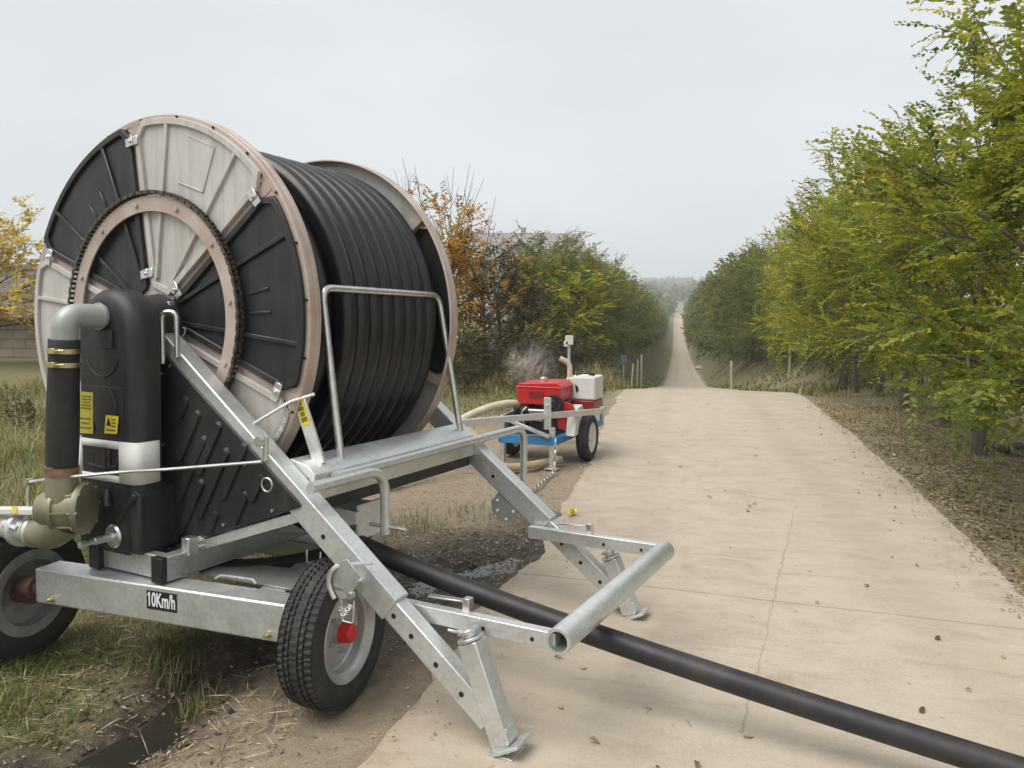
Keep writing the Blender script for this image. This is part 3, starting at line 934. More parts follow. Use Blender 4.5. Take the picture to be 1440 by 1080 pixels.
# bent parking handles
mb = MB()
mb.tube(fillet([(1.065, 0.02, 0.888), (1.065, 1.58, 0.888), (1.06, 1.80, 0.888), (1.06, 1.80, 0.55)], 0.13, 10), 0.0225, 14)
mb.cyl((1.065, 1.27, 0.888), (1.065, 1.275, 0.888), 0.027, 14)
mb.build("long_bent_handle", M['galv'], reel)
mb = MB()
mb.tube(fillet([(1.13, -0.20, 0.885), (1.13, 0.28, 0.885), (1.13, 0.28, 0.59)], 0.13, 10), 0.0225, 14)
mb.cyl((1.05, 0.275, 0.625), (1.24, 0.285, 0.62), 0.009, 8)
mb.build("short_bent_handle", M['galv'], reel)
# lock lever with yellow label standing on the cross beam
mb = MB()
mb.bar((0.985, 0.02, 0.93), (0.855, 0.02, 1.245), 0.014, 0.062, (1, 0, 0.4))
lv = mb.build("lock_lever", M['galv'], reel, bevel=0.002, seg=1)
mb = MB()
mb.bar((0.918, 0.0115, 1.093), (0.872, 0.0115, 1.204), 0.002, 0.046, (1, 0, 0.4))
lb = mb.build("warning_label", M['yellow'], lv)
mb = MB()
for k in range(4):
    t = 0.15 + 0.2 * k
    c = V3((0.918, 0.0098, 1.093)).lerp(V3((0.872, 0.0098, 1.204)), t)
    mb.bar(c, c + V3((-0.007, 0, 0.017)), 0.001, 0.032 - 0.008 * (k % 2), (1, 0, 0.4))
mb.build("label_print", M['ink_faint'], lb)
mb = MB()
mb.tube([(0.70, -0.105, 1.085), (0.86, -0.02, 1.195), (0.93, 0.05, 1.225)], 0.0085, 8)
mb.tube([(0.86, 0.0, 1.19), (0.86, 0.03, 1.27), (0.84, 0.03, 1.285)], 0.008, 8)
mb.build("lever_rod", M['zinc'], lv)
mb = MB()
for k in range(11):
    t = k / 10
    c = V3((0.86, -0.02, 1.185)).lerp(V3((0.80, -0.065, 1.03)), t) + V3((0, 0, -0.03 * math.sin(math.pi * t)))
    mb.tube([c + V3((0.006 * math.cos(a) * (k % 2), 0.006 * math.cos(a) * (1 - k % 2), 0.011 * math.sin(a))) for a in np.linspace(0, 2 * math.pi, 11)], 0.0022, 5)
mb.build("lever_chain", M['zinc'], lv)
# inverted U handle on the leg head
mb = MB()
mb.tube(fillet([(0.272, -0.185, 1.345), (0.272, -0.185, 1.572), (0.340, -0.165, 1.572), (0.340, -0.165, 1.375)], 0.032, 8), 0.0115, 10)
mb.build("loop_handle", M['zinc'], leg_near)
mb = MB()
mb.bar((0.14, -0.09, 1.28), (0.14, -0.09, 1.62), 0.03, 0.16, (1, 0, 0))
mb.build("bearing_stand", M['galv_dark'], reel, bevel=0.003)
mb = MB()
mb.bar((0.05, 1.275, 0.55), (0.05, 1.275, 1.62), 0.06, 0.12, (1, 0, 0))
mb.build("bearing_stand", M['galv_dark'], reel, bevel=0.003)

# ---- black side plate with pressed slots in the near leg triangle
PV = -0.168
mb = MB()
poly = [(0.228, 0.505), (1.03, 0.786), (1.045, 0.795), (1.03, 0.815), (0.275, 1.378), (0.228, 1.378)]
mb.prism(poly, (0, PV, 0), (1, 0, 0), (0, 0, 1), (0, 0.014, 0))
sp = mb.build("side_plate", M['blacksteel'], reel, bevel=0.004)
mb = MB()
sl = V3((0.50, 0, 0.866)).normalized()
slots = [(0.38, 1.155, 0.035), (0.41, 1.03, 0.115), (0.425, 0.885, 0.16), (0.535, 0.985, 0.12), (0.555, 0.835, 0.17), (0.68, 0.90, 0.13), (0.42, 0.72, 0.13), (0.55, 0.67, 0.035), (0.71, 0.745, 0.07), (0.81, 0.845, 0.05), (0.335, 0.60, 0.03)]
for u, w, hl in slots:
    a, b = V3((u, PV - 0.001, w)) - sl * hl, V3((u, PV - 0.001, w)) + sl * hl
    nseg = 10
    pr = V3((-0.866, 0, 0.5))
    outl = [b + (pr * math.cos(t) + sl * math.sin(t)) * 0.021 for t in np.linspace(0, math.pi, 7)] + [a + (pr * math.cos(t) + sl * math.sin(t)) * 0.021 for t in np.linspace(math.pi, 2 * math.pi, 7)]
    mid = [(q - (a + b) / 2) * 0.92 + (a + b) / 2 + V3((0, -0.010, 0)) for q in outl]
    k = len(outl)
    mb.add(outl + mid, [(i, (i + 1) % k, (i + 1) % k + k, i + k) for i in range(k)] + [tuple(range(k, 2 * k))])
mb.build("pressed_slots", M['blacksteel'], sp, angle=20)
for u, w in ((0.245, 1.30), (0.245, 0.98), (0.245, 0.75), (0.245, 0.54), (0.62, 0.668), (0.90, 0.763), (0.72, 0.975), (0.75, 0.94), (0.30, 1.335)):
    c = V3((u, PV - 0.001, w))
    each("plate_screw", M['zinc'], sp, [lambda q: q.cyl(c, c + V3((0, -0.007, 0)), 0.007, 8)])
mb = MB()
mb.bar((0.20, PV + 0.045, 0.462), (1.02, PV + 0.045, 0.748), 0.06, 0.042)
mb.bar((0.20, PV + 0.10, 0.45), (0.20, PV + 0.10, 1.36), 0.05, 0.05, (1, 0, 0))
mb.build("side_rail", M['galv'], reel, bevel=0.003)

# ---- gearbox cover, white band, labels, pipe, valve
CU, CR = 0.118, 0.200
def arch(inset, v, wb=0.53):
    r = CR - inset
    pts = [V3((CU + r, v, wb + inset * 0.4))]
    pts += [V3((CU + r * math.cos(t), v, 1.472 + r * math.sin(t))) for t in np.linspace(0, math.pi, 25)]
    pts.append(V3((CU - r, v, wb + inset * 0.4)))
    return pts
rings = [arch(0.0, -0.232), arch(0.0, -0.297)]
for k in range(1, 8):
    t = math.pi / 2 * k / 7
    rings.append(arch(0.063 * (1 - math.cos(t)), -0.297 - 0.063 * math.sin(t)))
mb = MB()
mb.loft(rings)
cv = mb.build("gearbox_cover", M['blackp'], reel, angle=32)
mb = MB()
mb.box((CU - 0.04, -0.235, 0.74), (0.32, 0.22, 0.44))
mb.cyl((CU, -0.24, 1.5), (CU, -0.05, 1.53), 0.13, 24)
mb.box((CU - 0.06, -0.15, 1.1), (0.2, 0.17, 0.9))
mb.prism([(CU - 0.20, 0.54), (CU - 0.20, 0.80), (CU + 0.06, 0.86), (CU + 0.205, 0.80), (CU + 0.205, 0.545), (CU + 0.16, 0.535)], (0, -0.352, 0), (1, 0, 0), (0, 0, 1), (0, 0.2, 0))
mb.bar((CU + 0.07, -0.352, 0.66), (CU + 0.19, -0.352, 0.80), 0.03, 0.03, (0, 1, 0))
mb.build("gearbox_case", M['blackp'], cv, bevel=0.012)
# square face panel lines
mb = MB()
mb.prism([(CU - 0.115, 0.98), (CU + 0.115, 0.98), (CU + 0.125, 1.10), (CU + 0.125, 1.25), (CU - 0.125, 1.25), (CU - 0.125, 1.10)], (0, -0.3635, 0), (1, 0, 0), (0, 0, 1), (0, 0.02, 0))
mb.prism([(0.125 + 0.085 * math.cos(t), 1.155 + 0.10 * math.sin(t)) for t in np.linspace(0, 2 * math.pi, 20, endpoint=False)], (0, -0.369, 0), (1, 0, 0), (0, 0, 1), (0, 0.02, 0))
mb.tube([V3((0.115 + 0.108 * math.cos(t), -0.361, 1.40 + 0.108 * math.sin(t))) for t in np.linspace(R(200), R(345), 16)], 0.004, 6)
mb.box((0.155, -0.361, 1.452), (0.075, 0.02, 0.075))
mb.build("face_moulding", M['blackp'], cv, bevel=0.004)
mb = MB()
path = [V3((CU - 0.213, -0.225, 0)), V3((CU - 0.213, -0.365, 0)), V3((CU + 0.213, -0.365, 0)), V3((CU + 0.213, -0.245, 0)), V3((0.232, -0.168, 0))]
pp = fillet(path, 0.045, 6)
def band(pts, z0, z1, zoff=0.0):
    vs, fs = [], []
    for q in pts:
        vs += [V3((q.x, q.y, z0)), V3((q.x, q.y, z1))]
    for i in range(len(pts) - 1): fs.append((2 * i, 2 * i + 2, 2 * i + 3, 2 * i + 1))
    return vs, fs
front = [q for q in pp]
def pick(u0, u1):
    return [q for q in pp if True]
# window between u=-0.04 and 0.215 on the front face
i0 = next(i for i, q in enumerate(pp) if abs(q.y + 0.365) < 1e-3 and q.x > CU - 0.2)
i1 = max(i for i, q in enumerate(pp) if abs(q.y + 0.365) < 1e-3)
left = pp[:i0 + 1] + [V3((-0.035, -0.365, 0))]
right = [V3((0.215, -0.365, 0))] + pp[i1:]
mid_ = [V3((-0.035, -0.365, 0)), V3((0.09, -0.365, 0)), V3((0.215, -0.365, 0))]
for pts, z0, z1 in ((left, 0.84, 1.018), (right, 0.84, 1.018), (mid_, 0.985, 1.018), (mid_, 0.84, 0.868)):
    mb.add(*band(pts, z0, z1))
wb = mb.build("white_band", M['whiteb'], cv, angle=50)
sm = wb.modifiers.new("solid", 'SOLIDIFY')
sm.thickness = 0.012
mb = MB()
mb.box((0.09, -0.3525, 0.926), (0.26, 0.008, 0.125))
bx = mb.build("dark_hollow_panel", M['ink'], cv)  # black panel on the solid cover, painted shade for the hollow behind the window
mb = MB()
mb.box((0.02, -0.358, 0.92), (0.05, 0.006, 0.09))
mb.tube([(0.0, -0.36, 0.905), (0.12, -0.36, 0.895), (0.2, -0.36, 0.91)], 0.008, 8)
mb.cyl((0.14, -0.36, 0.90), (0.14, -0.36, 0.985), 0.018, 10)
mb.build("gear_linkage", M['dark'], cv)
# labels
def label(name, quad, m, vv=-0.3705, lift=0.0):
    mb = MB()
    q = [V3((a, vv, b)) for a, b in quad]
    mb.add(q + [x + V3((0, 0.003, 0)) for x in q], [(0, 1, 2, 3), (7, 6, 5, 4), (0, 1, 5, 4), (1, 2, 6, 5), (2, 3, 7, 6), (3, 0, 4, 7)])
    return mb.build(name, m, cv)
label("tall_yellow_label", [(-0.028, 1.221), (0.06, 1.221), (0.054, 1.041), (-0.058, 1.036)], M['olive'])
label("small_warning_label", [(0.146, 1.128), (0.228, 1.128), (0.215, 1.052), (0.134, 1.049)], M['yellow'], -0.3725)
mb = MB()
for k in range(5): mb.box((0.016 - 0.001 * k, -0.3715, 1.203 - 0.013 * k), (0.066 - 0.014 * (k % 3 == 2), 0.002, 0.005))
mb.build("label_lettering", M['ink_faint'], cv)
mb = MB()
for k in range(3): mb.box((0.002, -0.3715, 1.105 - 0.02 * k), (0.074 - 0.02 * (k % 2), 0.002, 0.006))
mb.build("label_lettering", M['ink_faint'], cv)
mb = MB()
mb.prism([(0.150, 1.085), (0.180, 1.085), (0.165, 1.117)], (0, -0.3745, 0), (1, 0, 0), (0, 0, 1), (0, 0.002, 0))
for k in range(3): mb.box((0.197, -0.3735, 1.112 - 0.014 * k), (0.026, 0.002, 0.004))
mb.box((0.178, -0.3735, 1.066), (0.06, 0.002, 0.004))
mb.build("warning_print", M['ink'], cv)
# gear shaft with its round plate, drain screw
mb = MB()
mb.lathe([(0, 0.050), (0.012, 0.052), (0.02, 0.045), (0.022, 0.02), (0.03, 0.017), (0.10, 0.016), (0.102, 0.012), (0.135, 0.012), (0.14, 0.014), (0.165, 0.014), (0.165, 0)], (0.165, -0.350, 0.603), (0, -1, 0), 28)
mb.build("drive_shaft", M['zinc'], cv)
mb = MB()
mb.cyl((0.165, -0.351, 0.608), (0.165, -0.348, 0.608), 0.062, 28)
mb.tube([(0.13, -0.358, 0.80), (0.145, -0.375, 0.765), (0.155, -0.38, 0.735)], [0.013, 0.018, 0.022], 12)
mb.build("shaft_recess", M['dark'], cv)
# cast elbow, rubber sleeve with clamps
mb = MB()
el = fillet([(0.115, -0.30, 1.55), (0.115, -0.52, 1.55), (0.1045, -0.52, 1.43)], 0.115, 12)
mb.tube(el, 0.052, 22)
mb.lathe([(0, 0.058), (0.008, 0.058)], (0.115, -0.372, 1.55), (0, -1, 0), 24)
mb.build("elbow_pipe", stuff_mat("cast_pipe_grey", (0.34, 0.36, 0.34), (0.46, 0.48, 0.455), 6, 0.52, 0.4, 0.08, streak=((0.22, 0.22, 0.19), 0.4)), reel)
mb = MB()
prof = [(0, 0.057), (0.004, 0.0595), (0.05, 0.0595), (0.10, 0.058), (0.28, 0.062), (0.42, 0.063), (0.52, 0.060), (0.565, 0.060), (0.565, 0.05)]
mb.lathe(prof, (0.104, -0.52, 1.455), V3((-0.065, -0.0, -1)), 28)
slv = mb.build("rubber_sleeve", M['sleeve'], reel)
for w in (1.408, 1.352):
    mb = MB()
    t = (1.455 - w) * 0.065
    mb.lathe([(-0.010, 0.0605), (-0.010, 0.0635), (0.010, 0.0635), (0.010, 0.0605)], (0.104 - t, -0.52, w), (-0.065, 0, -1), 28, closed=True)
    mb.box((0.13 - t, -0.582, w), (0.035, 0.02, 0.022))
    mb.cyl((0.10, -0.588, w), (0.20, -0.585, w + 0.002), 0.004, 8)
    mb.build("hose_clamp", M['brasspin'], slv, bevel=0.001, seg=1)
mb = MB()
mb.lathe([(0, 0.061), (0, 0.0645), (0.035, 0.0645), (0.035, 0.061)], (0.069, -0.52, 0.925), (-0.065, 0, -1), 28, closed=True)
mb.build("lower_clamp", M['copper'], slv)
# cast water turbine body
mb = MB()
TO, TA = V3((0.135, -0.455, 0.742)), V3((-0.86, -0.51, 0)).normalized()
mb.lathe([(0, 0.0), (0, 0.106), (0.010, 0.110), (0.024, 0.110), (0.028, 0.094), (0.07, 0.089), (0.105, 0.087), (0.108, 0.098), (0.122, 0.098), (0.125, 0.086), (0.165, 0.076), (0.195, 0.06), (0.205, 0.03), (0.205, 0)], TO, TA, 40)
mb.tube(fillet([(0.065, -0.52, 0.93), (0.065, -0.52, 0.80), (0.07, -0.51, 0.72)], 0.03), 0.062, 24)
for t in np.linspace(0, 2 * math.pi, 9)[:-1]:
    dv = TA.cross(V3((0, 0, 1))).normalized() * math.cos(t) + V3((0, 0, 1)) * math.sin(t)
    mb.bar(TO + TA * 0.02 + dv * 0.088, TO + TA * 0.112 + dv * 0.088, 0.008, 0.020, dv)
    mb.cyl(TO - TA * 0.006 + dv * 0.101, TO + TA * 0.034 + dv * 0.101, 0.008, 8)
mb.tube(fillet([(0.05, -0.5, 0.69), (0.0, -0.52, 0.64), (-0.12, -0.54, 0.632)], 0.08), [0.075] * 8 + [0.06], 20)
mb.build("turbine_housing", M['brass'], reel, angle=40)
mb = MB()
mb.lathe([(0, 0.04), (0, 0.066), (0.02, 0.068), (0.03, 0.056), (0.085, 0.056), (0.09, 0.075), (0.115, 0.075), (0.12, 0.058), (0.17, 0.058), (0.18, 0.05), (0.18, 0.0)], (-0.08, -0.535, 0.632), (-1, -0.05, 0), 32)
mb.tube([(-0.14, -0.59, 0.65), (-0.17, -0.60, 0.66), (-0.25, -0.585, 0.648)], 0.012, 8)
cp = mb.build("inlet_coupling", M['galv'], reel)
mb = MB()
mb.tube(smooth_path([(-0.24, -0.54, 0.632), (-0.36, -0.55, 0.628), (-0.55, -0.6, 0.58), (-0.75, -0.7, 0.42), (-0.95, -0.85, 0.16), (-1.3, -1.2, 0.07), (-2.0, -1.8, 0.07)], 6), 0.052, 18)
mb.build("feed_hose", M['cream'], reel)
mb = MB()
mb.bar((0.0, -0.56, 0.735), (-0.16, -0.575, 0.722), 0.05, 0.03)
mb.bar((-0.16, -0.575, 0.722), (-0.36, -0.585, 0.700), 0.045, 0.03)
mb.build("white_bracket", M['whiteb'], cp, bevel=0.006)
mb = MB()
mb.prism([(-0.155, 0.745), (-0.125, 0.752), (-0.118, 0.722), (-0.148, 0.715)], (0, -0.60, 0), (1, 0, 0), (0, 0, 1), (0, 0.003, 0))
mb.build("tag", M['brightyellow'], cp)
# shut-off linkage rod along the machine
mb = MB()
mb.tube(smooth_path([(-0.125, -0.545, 0.842), (0.1, -0.53, 0.882), (0.30, -0.42, 0.905), (0.42, -0.32, 0.91), (0.62, -0.25, 0.933), (0.857, -0.185, 0.962)], 5), 0.0075, 8)
mb.tube([(-0.125, -0.545, 0.85), (-0.12, -0.555, 0.72), (-0.118, -0.56, 0.64)], 0.006, 8)
mb.lathe([(-0.014, 0.0), (-0.014, 0.016), (0.014, 0.016), (0.014, 0)], (-0.128, -0.545, 0.842), (0, 1, 0), 12)
mb.tube([V3((0.90 + 0.028 * math.cos(t), -0.20, 0.875 + 0.028 * math.sin(t))) for t in np.linspace(0, 2 * math.pi, 17)], 0.004, 6)
mb.cyl((0.855, -0.16, 0.965), (0.855, -0.16, 1.06), 0.012, 10)
mb.lathe([(0, 0.0), (0, 0.022), (0.02, 0.022), (0.02, 0)], (0.85, -0.18, 1.045), (0, -1, 0), 14)
mb.build("linkage_rod", M['zinc'], reel)

# ---- turntable frame
mb = MB()
for u in (0.02, 0.43):
    mb.bar((u, -0.335, 0.492), (u, 0.72, 0.492), 0.062, 0.105)
mb.bar((0.05, -0.30, 0.492), (0.40, -0.30, 0.492), 0.05, 0.1)
mb.bar((0.05, 0.69, 0.492), (0.40, 0.69, 0.492), 0.05, 0.1)
mb.bar((0.05, 0.55, 0.492), (0.40, 0.55, 0.492), 0.2, 0.08)
tf = mb.build("turntable_frame", M['galv_dark'], reel, bevel=0.004)
for u in (0.02, 0.43):
    mb = MB()
    mb.box((u, -0.343, 0.492), (0.066, 0.03, 0.109))
    mb.build("end_cap", M['ink'], tf, bevel=0.004)
mb = MB()
for dz, dv in ((0.565, 0.05), (0.59, 0.09), (0.60, 0.0)):
    mb.cyl((0.47, -0.20, dz - 0.01), (0.52 + dv, 0.55, dz + 0.02), 0.010, 8)
mb.cyl((0.46, -0.24, 0.56), (0.50, 0.6, 0.565), 0.014, 10)
for v in (-0.22, -0.02, 0.3): mb.box((0.47, v, 0.57), (0.045, 0.05, 0.075))
mb.tube(fillet([(0.78, 0.16, 0.50), (0.78, 0.16, 0.44), (0.86, 0.16, 0.44), (0.86, 0.16, 0.50)], 0.01), 0.005, 6)
mb.build("steering_rods", M['zinc'], tf, bevel=0.002, seg=1)
mb = MB()
mb.box((0.82, 0.42, 0.60), (0.16, 0.22, 0.12))
mb.box((0.93, 0.43, 0.60), (0.012, 0.2, 0.17))
mb.prism([(0.62, 0.54), (0.95, 0.60), (0.95, 0.66), (0.62, 0.68)], (0, 0.30, 0), (1, 0, 0), (0, 0, 1), (0, 0.03, 0))
mb.bar((0.45, 0.36, 0.53), (0.90, 0.40, 0.57), 0.09, 0.07)
mb.build("hose_guide_carriage", M['galv'], reel, bevel=0.004)
mb = MB()
mb.cyl((0.62, 0.0, 0.70), (0.62, 1.2, 0.70), 0.018, 10)
mb.cyl((0.74, 0.0, 0.74), (0.74, 1.2, 0.74), 0.013, 10)
mb.box((0.66, 0.25, 0.70), (0.1, 0.12, 0.16))
mb.build("guide_spindle", M['dark'], reel, bevel=0.003)
mb = MB()
mb.lathe([(0, 0.47), (0, 0.57), (0.035, 0.58), (0.035, 0.47)], (0.20, 0.46, 0.398), (0, 0, 1), 72, closed=True)
mb.build("turntable_ring", M['blacksteel'], reel, bevel=0.003)

# ---- axle beam, wheels, drawbar
AX0, AX1 = V3((-0.235, -0.405, 0.355)), V3((1.055, -0.212, 0.355))
AD = (AX1 - AX0).normalized()
AN = V3((AD.y, -AD.x, 0)).normalized()           # towards the camera side
mb = MB()
mb.bar(AX0, AX1, 0.13, 0.155)
ab = mb.build("axle_beam", M['galv'], reel, bevel=0.008)
for t in (0.10, 1.23):
    mb = MB()
    c = AX0 + AD * t + AN * 0.065 + V3((0, 0, -0.048))
    mb.cyl(c, c + AN * 0.022, 0.009, 10)
    mb.cyl(c + AN * 0.0, c + AN * 0.008, 0.014, 6)
    mb.cyl(c + AN * 0.022, c + AN * 0.03, 0.006, 8)
    mb.build("grease_nipple", M['brasspin'], ab)
mb = MB()
c0 = AX0 + AD * 0.705 + AN * 0.0665 + V3((0, 0, 0.018))
mb.bar(c0 - AD * 0.077, c0 + AD * 0.077, 0.003, 0.078)
sg = mb.build("speed_sign", M['ink'], ab)
fc = bpy.data.curves.new("speed_text", 'FONT')
fc.body = "10Km/h"
fc.size = 0.058
fc.align_x, fc.align_y = 'CENTER', 'CENTER'
fc.extrude = 0.0007
fc.offset = 0.0011
fo = bpy.data.objects.new("speed_text", fc)
COL.objects.link(fo)
bpy.context.view_layer.update()
tm = bpy.data.meshes.new_from_object(fo.evaluated_get(bpy.context.evaluated_depsgraph_get()))
bpy.data.objects.remove(fo)
to = bpy.data.objects.new("speed_lettering", tm)
tm.name = "speed_lettering"
tm.materials.clear()
tm.materials.append(M['signwhite'])
COL.objects.link(to)
x0_, yt_ = min(v_.co.x for v_ in tm.vertices), max(v_.co.y for v_ in tm.vertices)
bm_ = bmesh.new()                      # the flag of the figure 1
bm_.from_mesh(tm)
yt_ = max(v_.co.y for v_ in bm_.verts if v_.co.x < x0_ + 0.008)
q_ = [bm_.verts.new((x0_ + a_, yt_ + b_, 0.0006)) for a_, b_ in ((0.002, 0.0), (-0.0085, -0.0075), (-0.0085, -0.0125), (0.002, -0.0065))]
bm_.faces.new(q_)
bm_.to_mesh(tm)
bm_.free()
xs = [v_.co.x for v_ in tm.vertices]
k_ = 0.142 / (max(xs) - min(xs))
rotm = Matrix((AD * k_, V3((0, 0, 1.42)), AN)).transposed()
tm.transform(Matrix.Translation(c0 + AN * 0.0026) @ rotm.to_4x4() @ Matrix.Translation((-(max(xs) + min(xs)) / 2, 0, 0)))
to.parent = sg

def wheel(c, ax, name="wheel", red=False):
    c, ax = V3(c), V3(ax).normalized()
    mb = MB()
    RT, HW = 0.302, 0.088
    prof = [(-0.062, 0.188), (-0.080, 0.20), (-0.091, 0.235), (-0.090, 0.268), (-0.083, 0.292)]
    ribs = [(-0.080, -0.050), (-0.043, -0.0245), (-0.0185, 0.0185), (0.0245, 0.043), (0.050, 0.080)]
    rib_i = set()
    for j, (a, b) in enumerate(ribs):
        crown = lambda x: RT - 0.010 * (x / 0.08) ** 2
        prof.append((a, crown(a) - 0.011))
        rib_i.add(len(prof)); prof.append((a + 0.0008, crown(a)))
        rib_i.add(len(prof)); prof.append((b - 0.0008, crown(b)))
        prof.append((b, crown(b) - 0.011))
    prof += [(0.083, 0.292), (0.090, 0.268), (0.091, 0.235), (0.080, 0.20), (0.062, 0.188)]
    prof = [(a * 0.93, q_) for a, q_ in prof]
    order = sorted(rib_i)
    def mod(k, i):
        if i in rib_i:
            j = order.index(i) // 2
            ph = (k + (2 if j % 2 else 0) + (1 if order.index(i) % 2 else 0)) % 4
            if ph == 0: return -0.010 if j in (0, 4) else (-0.009 if j != 2 else -0.006)
        return 0
    mb.lathe(prof, c, ax, 250, closed=True, mod=mod)
    tyre_mb = mb
    rim_mb = mb = MB()
    pr = [(-0.072, 0.150), (-0.076, 0.196), (-0.070, 0.2), (-0.062, 0.186), (-0.045, 0.18), (-0.02, 0.168), (0.02, 0.168), (0.045, 0.18), (0.062, 0.186), (0.070, 0.2), (0.076, 0.196), (0.070, 0.190), (0.060, 0.176), (0.048, 0.170), (0.044, 0.162), (0.012, 0.156), (0.004, 0.148), (0.004, 0.142), (0.018, 0.10), (0.016, 0.045), (0.0, 0.045), (0.0, 0.10), (-0.012, 0.142), (-0.012, 0.15)]
    mb.lathe(pr, c, ax, 64, closed=True)
    e1 = ax.cross(V3((0, 0, 1))).normalized()
    e2 = ax.cross(e1)
    mb = MB()
    mb.lathe([(-0.09, 0.0), (-0.09, 0.05), (0.0, 0.052), (0.034, 0.05), (0.036, 0.0)], c, ax, 28)
    for k in range(5):
        t = R(72 * k + 20)
        d = e1 * math.cos(t) + e2 * math.sin(t)
        mb.cyl(c + d * 0.078 + ax * 0.01, c + d * 0.078 + ax * 0.036, 0.011, 6)
        mb.cyl(c + d * 0.078 + ax * 0.036, c + d * 0.078 + ax * 0.048, 0.006, 8)
    w = mb.build(name, M['rust'] if not red else M['rim'], reel, angle=30)
    tyre_mb.build("tyre", M['rubber'], w, angle=28)
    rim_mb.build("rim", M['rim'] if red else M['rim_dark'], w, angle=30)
    if red:
        mb = MB()
        mb.lathe([(0.034, 0.040), (0.04, 0.041), (0.078, 0.038), (0.086, 0.032), (0.088, 0.0)], c, ax, 24)
        mb.lathe([(0.034, 0.046), (0.045, 0.046), (0.047, 0.04)], c, ax, 8)
        mb.build("hub_cap", M['redhub'], w, angle=30)
    return w
wr = wheel((1.125, -0.052, 0.262), AD, red=True)
wr["label"] = "front wheel with a red hub cap"
wl_ = wheel(AX0 - AD * 0.20 + V3((0, 0.02, -0.075)), -AD)
mb = MB()
c = AX0 + V3((0, 0, -0.04))
mb.bar(c + AD * 0.02, c - AD * 0.10, 0.045, 0.045)
mb.lathe([(0, 0.0), (0, 0.05), (0.03, 0.055), (0.06, 0.048), (0.10, 0.04), (0.10, 0)], c - AD * 0.07, -AD, 20)
mb.build("stub_axle", M['rust'], ab, bevel=0.003)
# chassis: two beams running back to a drawbar
mb = MB()
mb.bar((0.88, -0.20, 0.352), (0.45, 1.15, 0.352), 0.12, 0.13)
mb.bar((-0.02, -0.33, 0.352), (0.10, 1.15, 0.352), 0.12, 0.13)
mb.bar((0.0, 0.58, 0.345), (0.60, 0.58, 0.345), 0.14, 0.10)
mb.bar((0.05, 1.14, 0.350), (0.42, 1.14, 0.350), 0.12, 0.128)
mb.bar((0.2, 1.2, 0.35), (-0.45, 1.9, 0.36), 0.1, 0.1)
mb.build("chassis", M['galv'], reel, bevel=0.005)
mb = MB()
mb.prism([(0.45, -0.16), (0.95, -0.11), (0.88, 0.12), (0.42, 0.02)], (0, 0, 0.421), (1, 0, 0), (0, 1, 0), (0, 0, 0.006))
mb.prism([(-0.05, -0.32), (0.38, -0.26), (0.30, -0.05), (0.0, -0.15)], (0, 0, 0.434), (1, 0, 0), (0, 1, 0), (0, 0, 0.006))
mb.tube(fillet([(0.60, -0.20, 0.44), (0.62, -0.19, 0.455), (0.78, -0.165, 0.455), (0.80, -0.165, 0.44)], 0.01), 0.006, 8)
mb.build("gusset_plate", M['galv_dark'], ab)
# ================================================================== the engine pump trailer (local: x along the axle, y away from the camera, z up)
pump = empty("pump_trailer", "small blue pump trailer with a steaming red diesel engine and white tank", "pump trailer", (0.40, 8.30, 0), (0, 0, R(-22)))
V = V3
mb = MB()
for x in (-0.27, 0.27):
    mb.bar((x, -0.62, 0.285), (x * 1.25, 0.9, 0.285), 0.05, 0.075)
mb.bar((-0.33, -0.60, 0.285), (0.30, -0.60, 0.285), 0.06, 0.09)
mb.bar((-0.33, 0.0, 0.27), (0.33, 0.0, 0.27), 0.06, 0.06)
mb.bar((-0.34, 0.88, 0.285), (0.34, 0.88, 0.285), 0.06, 0.08)
mb.build("frame", M['blue'], pump, bevel=0.004)
for x in (-0.29, 0.245):
    mb = MB()
    mb.bar((x, -0.60, 0.42 if x > 0 else 0.50), (x, -0.60, 0.02), 0.05, 0.05, (0, 1, 0))
    mb.box((x, -0.60, 0.008), (0.13, 0.11, 0.012))
    for z in (0.10, 0.16, 0.22): mb.cyl((x, -0.624, z), (x, -0.628, z), 0.010, 8)
    mb.build("stand_leg", M['galv'], pump, bevel=0.002, seg=1)
mb = MB()
mb.bar((-0.30, -0.62, 0.50), (0.235, -0.66, 0.335), 0.03, 0.035)
mb.bar((-0.30, -0.62, 0.50), (-0.34, -0.2, 0.50), 0.03, 0.035)
mb.build("brace", M['galv'], pump, bevel=0.002, seg=1)
def small_wheel(x, sx):
    mb = MB()
    ax = V((sx, 0, 0))
    c = V((x, 0, 0.245))
    mb.lathe([(-0.04, 0), (-0.04, 0.04), (0.03, 0.042), (0.05, 0.03), (0.05, 0)], c, ax, 16)
    w = mb.build("wheel", M['galv'], pump, angle=30)
    mb = MB()
    mb.lathe([(-0.045, 0.15), (-0.062, 0.165), (-0.066, 0.20), (-0.052, 0.235), (-0.03, 0.245), (-0.022, 0.238), (-0.016, 0.245), (0.016, 0.245), (0.022, 0.238), (0.03, 0.245), (0.052, 0.235), (0.066, 0.20), (0.062, 0.165), (0.045, 0.15)], c, ax, 48, closed=True)
    mb.build("tyre", M['rubber'], w)
    mb = MB()
    mb.lathe([(-0.05, 0.13), (-0.055, 0.165), (0.055, 0.165), (0.05, 0.15), (0.02, 0.135), (0.028, 0.06), (0.02, 0.0), (0.0, 0.0), (0.0, 0.13)], c, ax, 36)
    mb.build("rim", M['whiteb'], w, angle=30)
small_wheel(-0.43, -1)
small_wheel(0.43, 1)
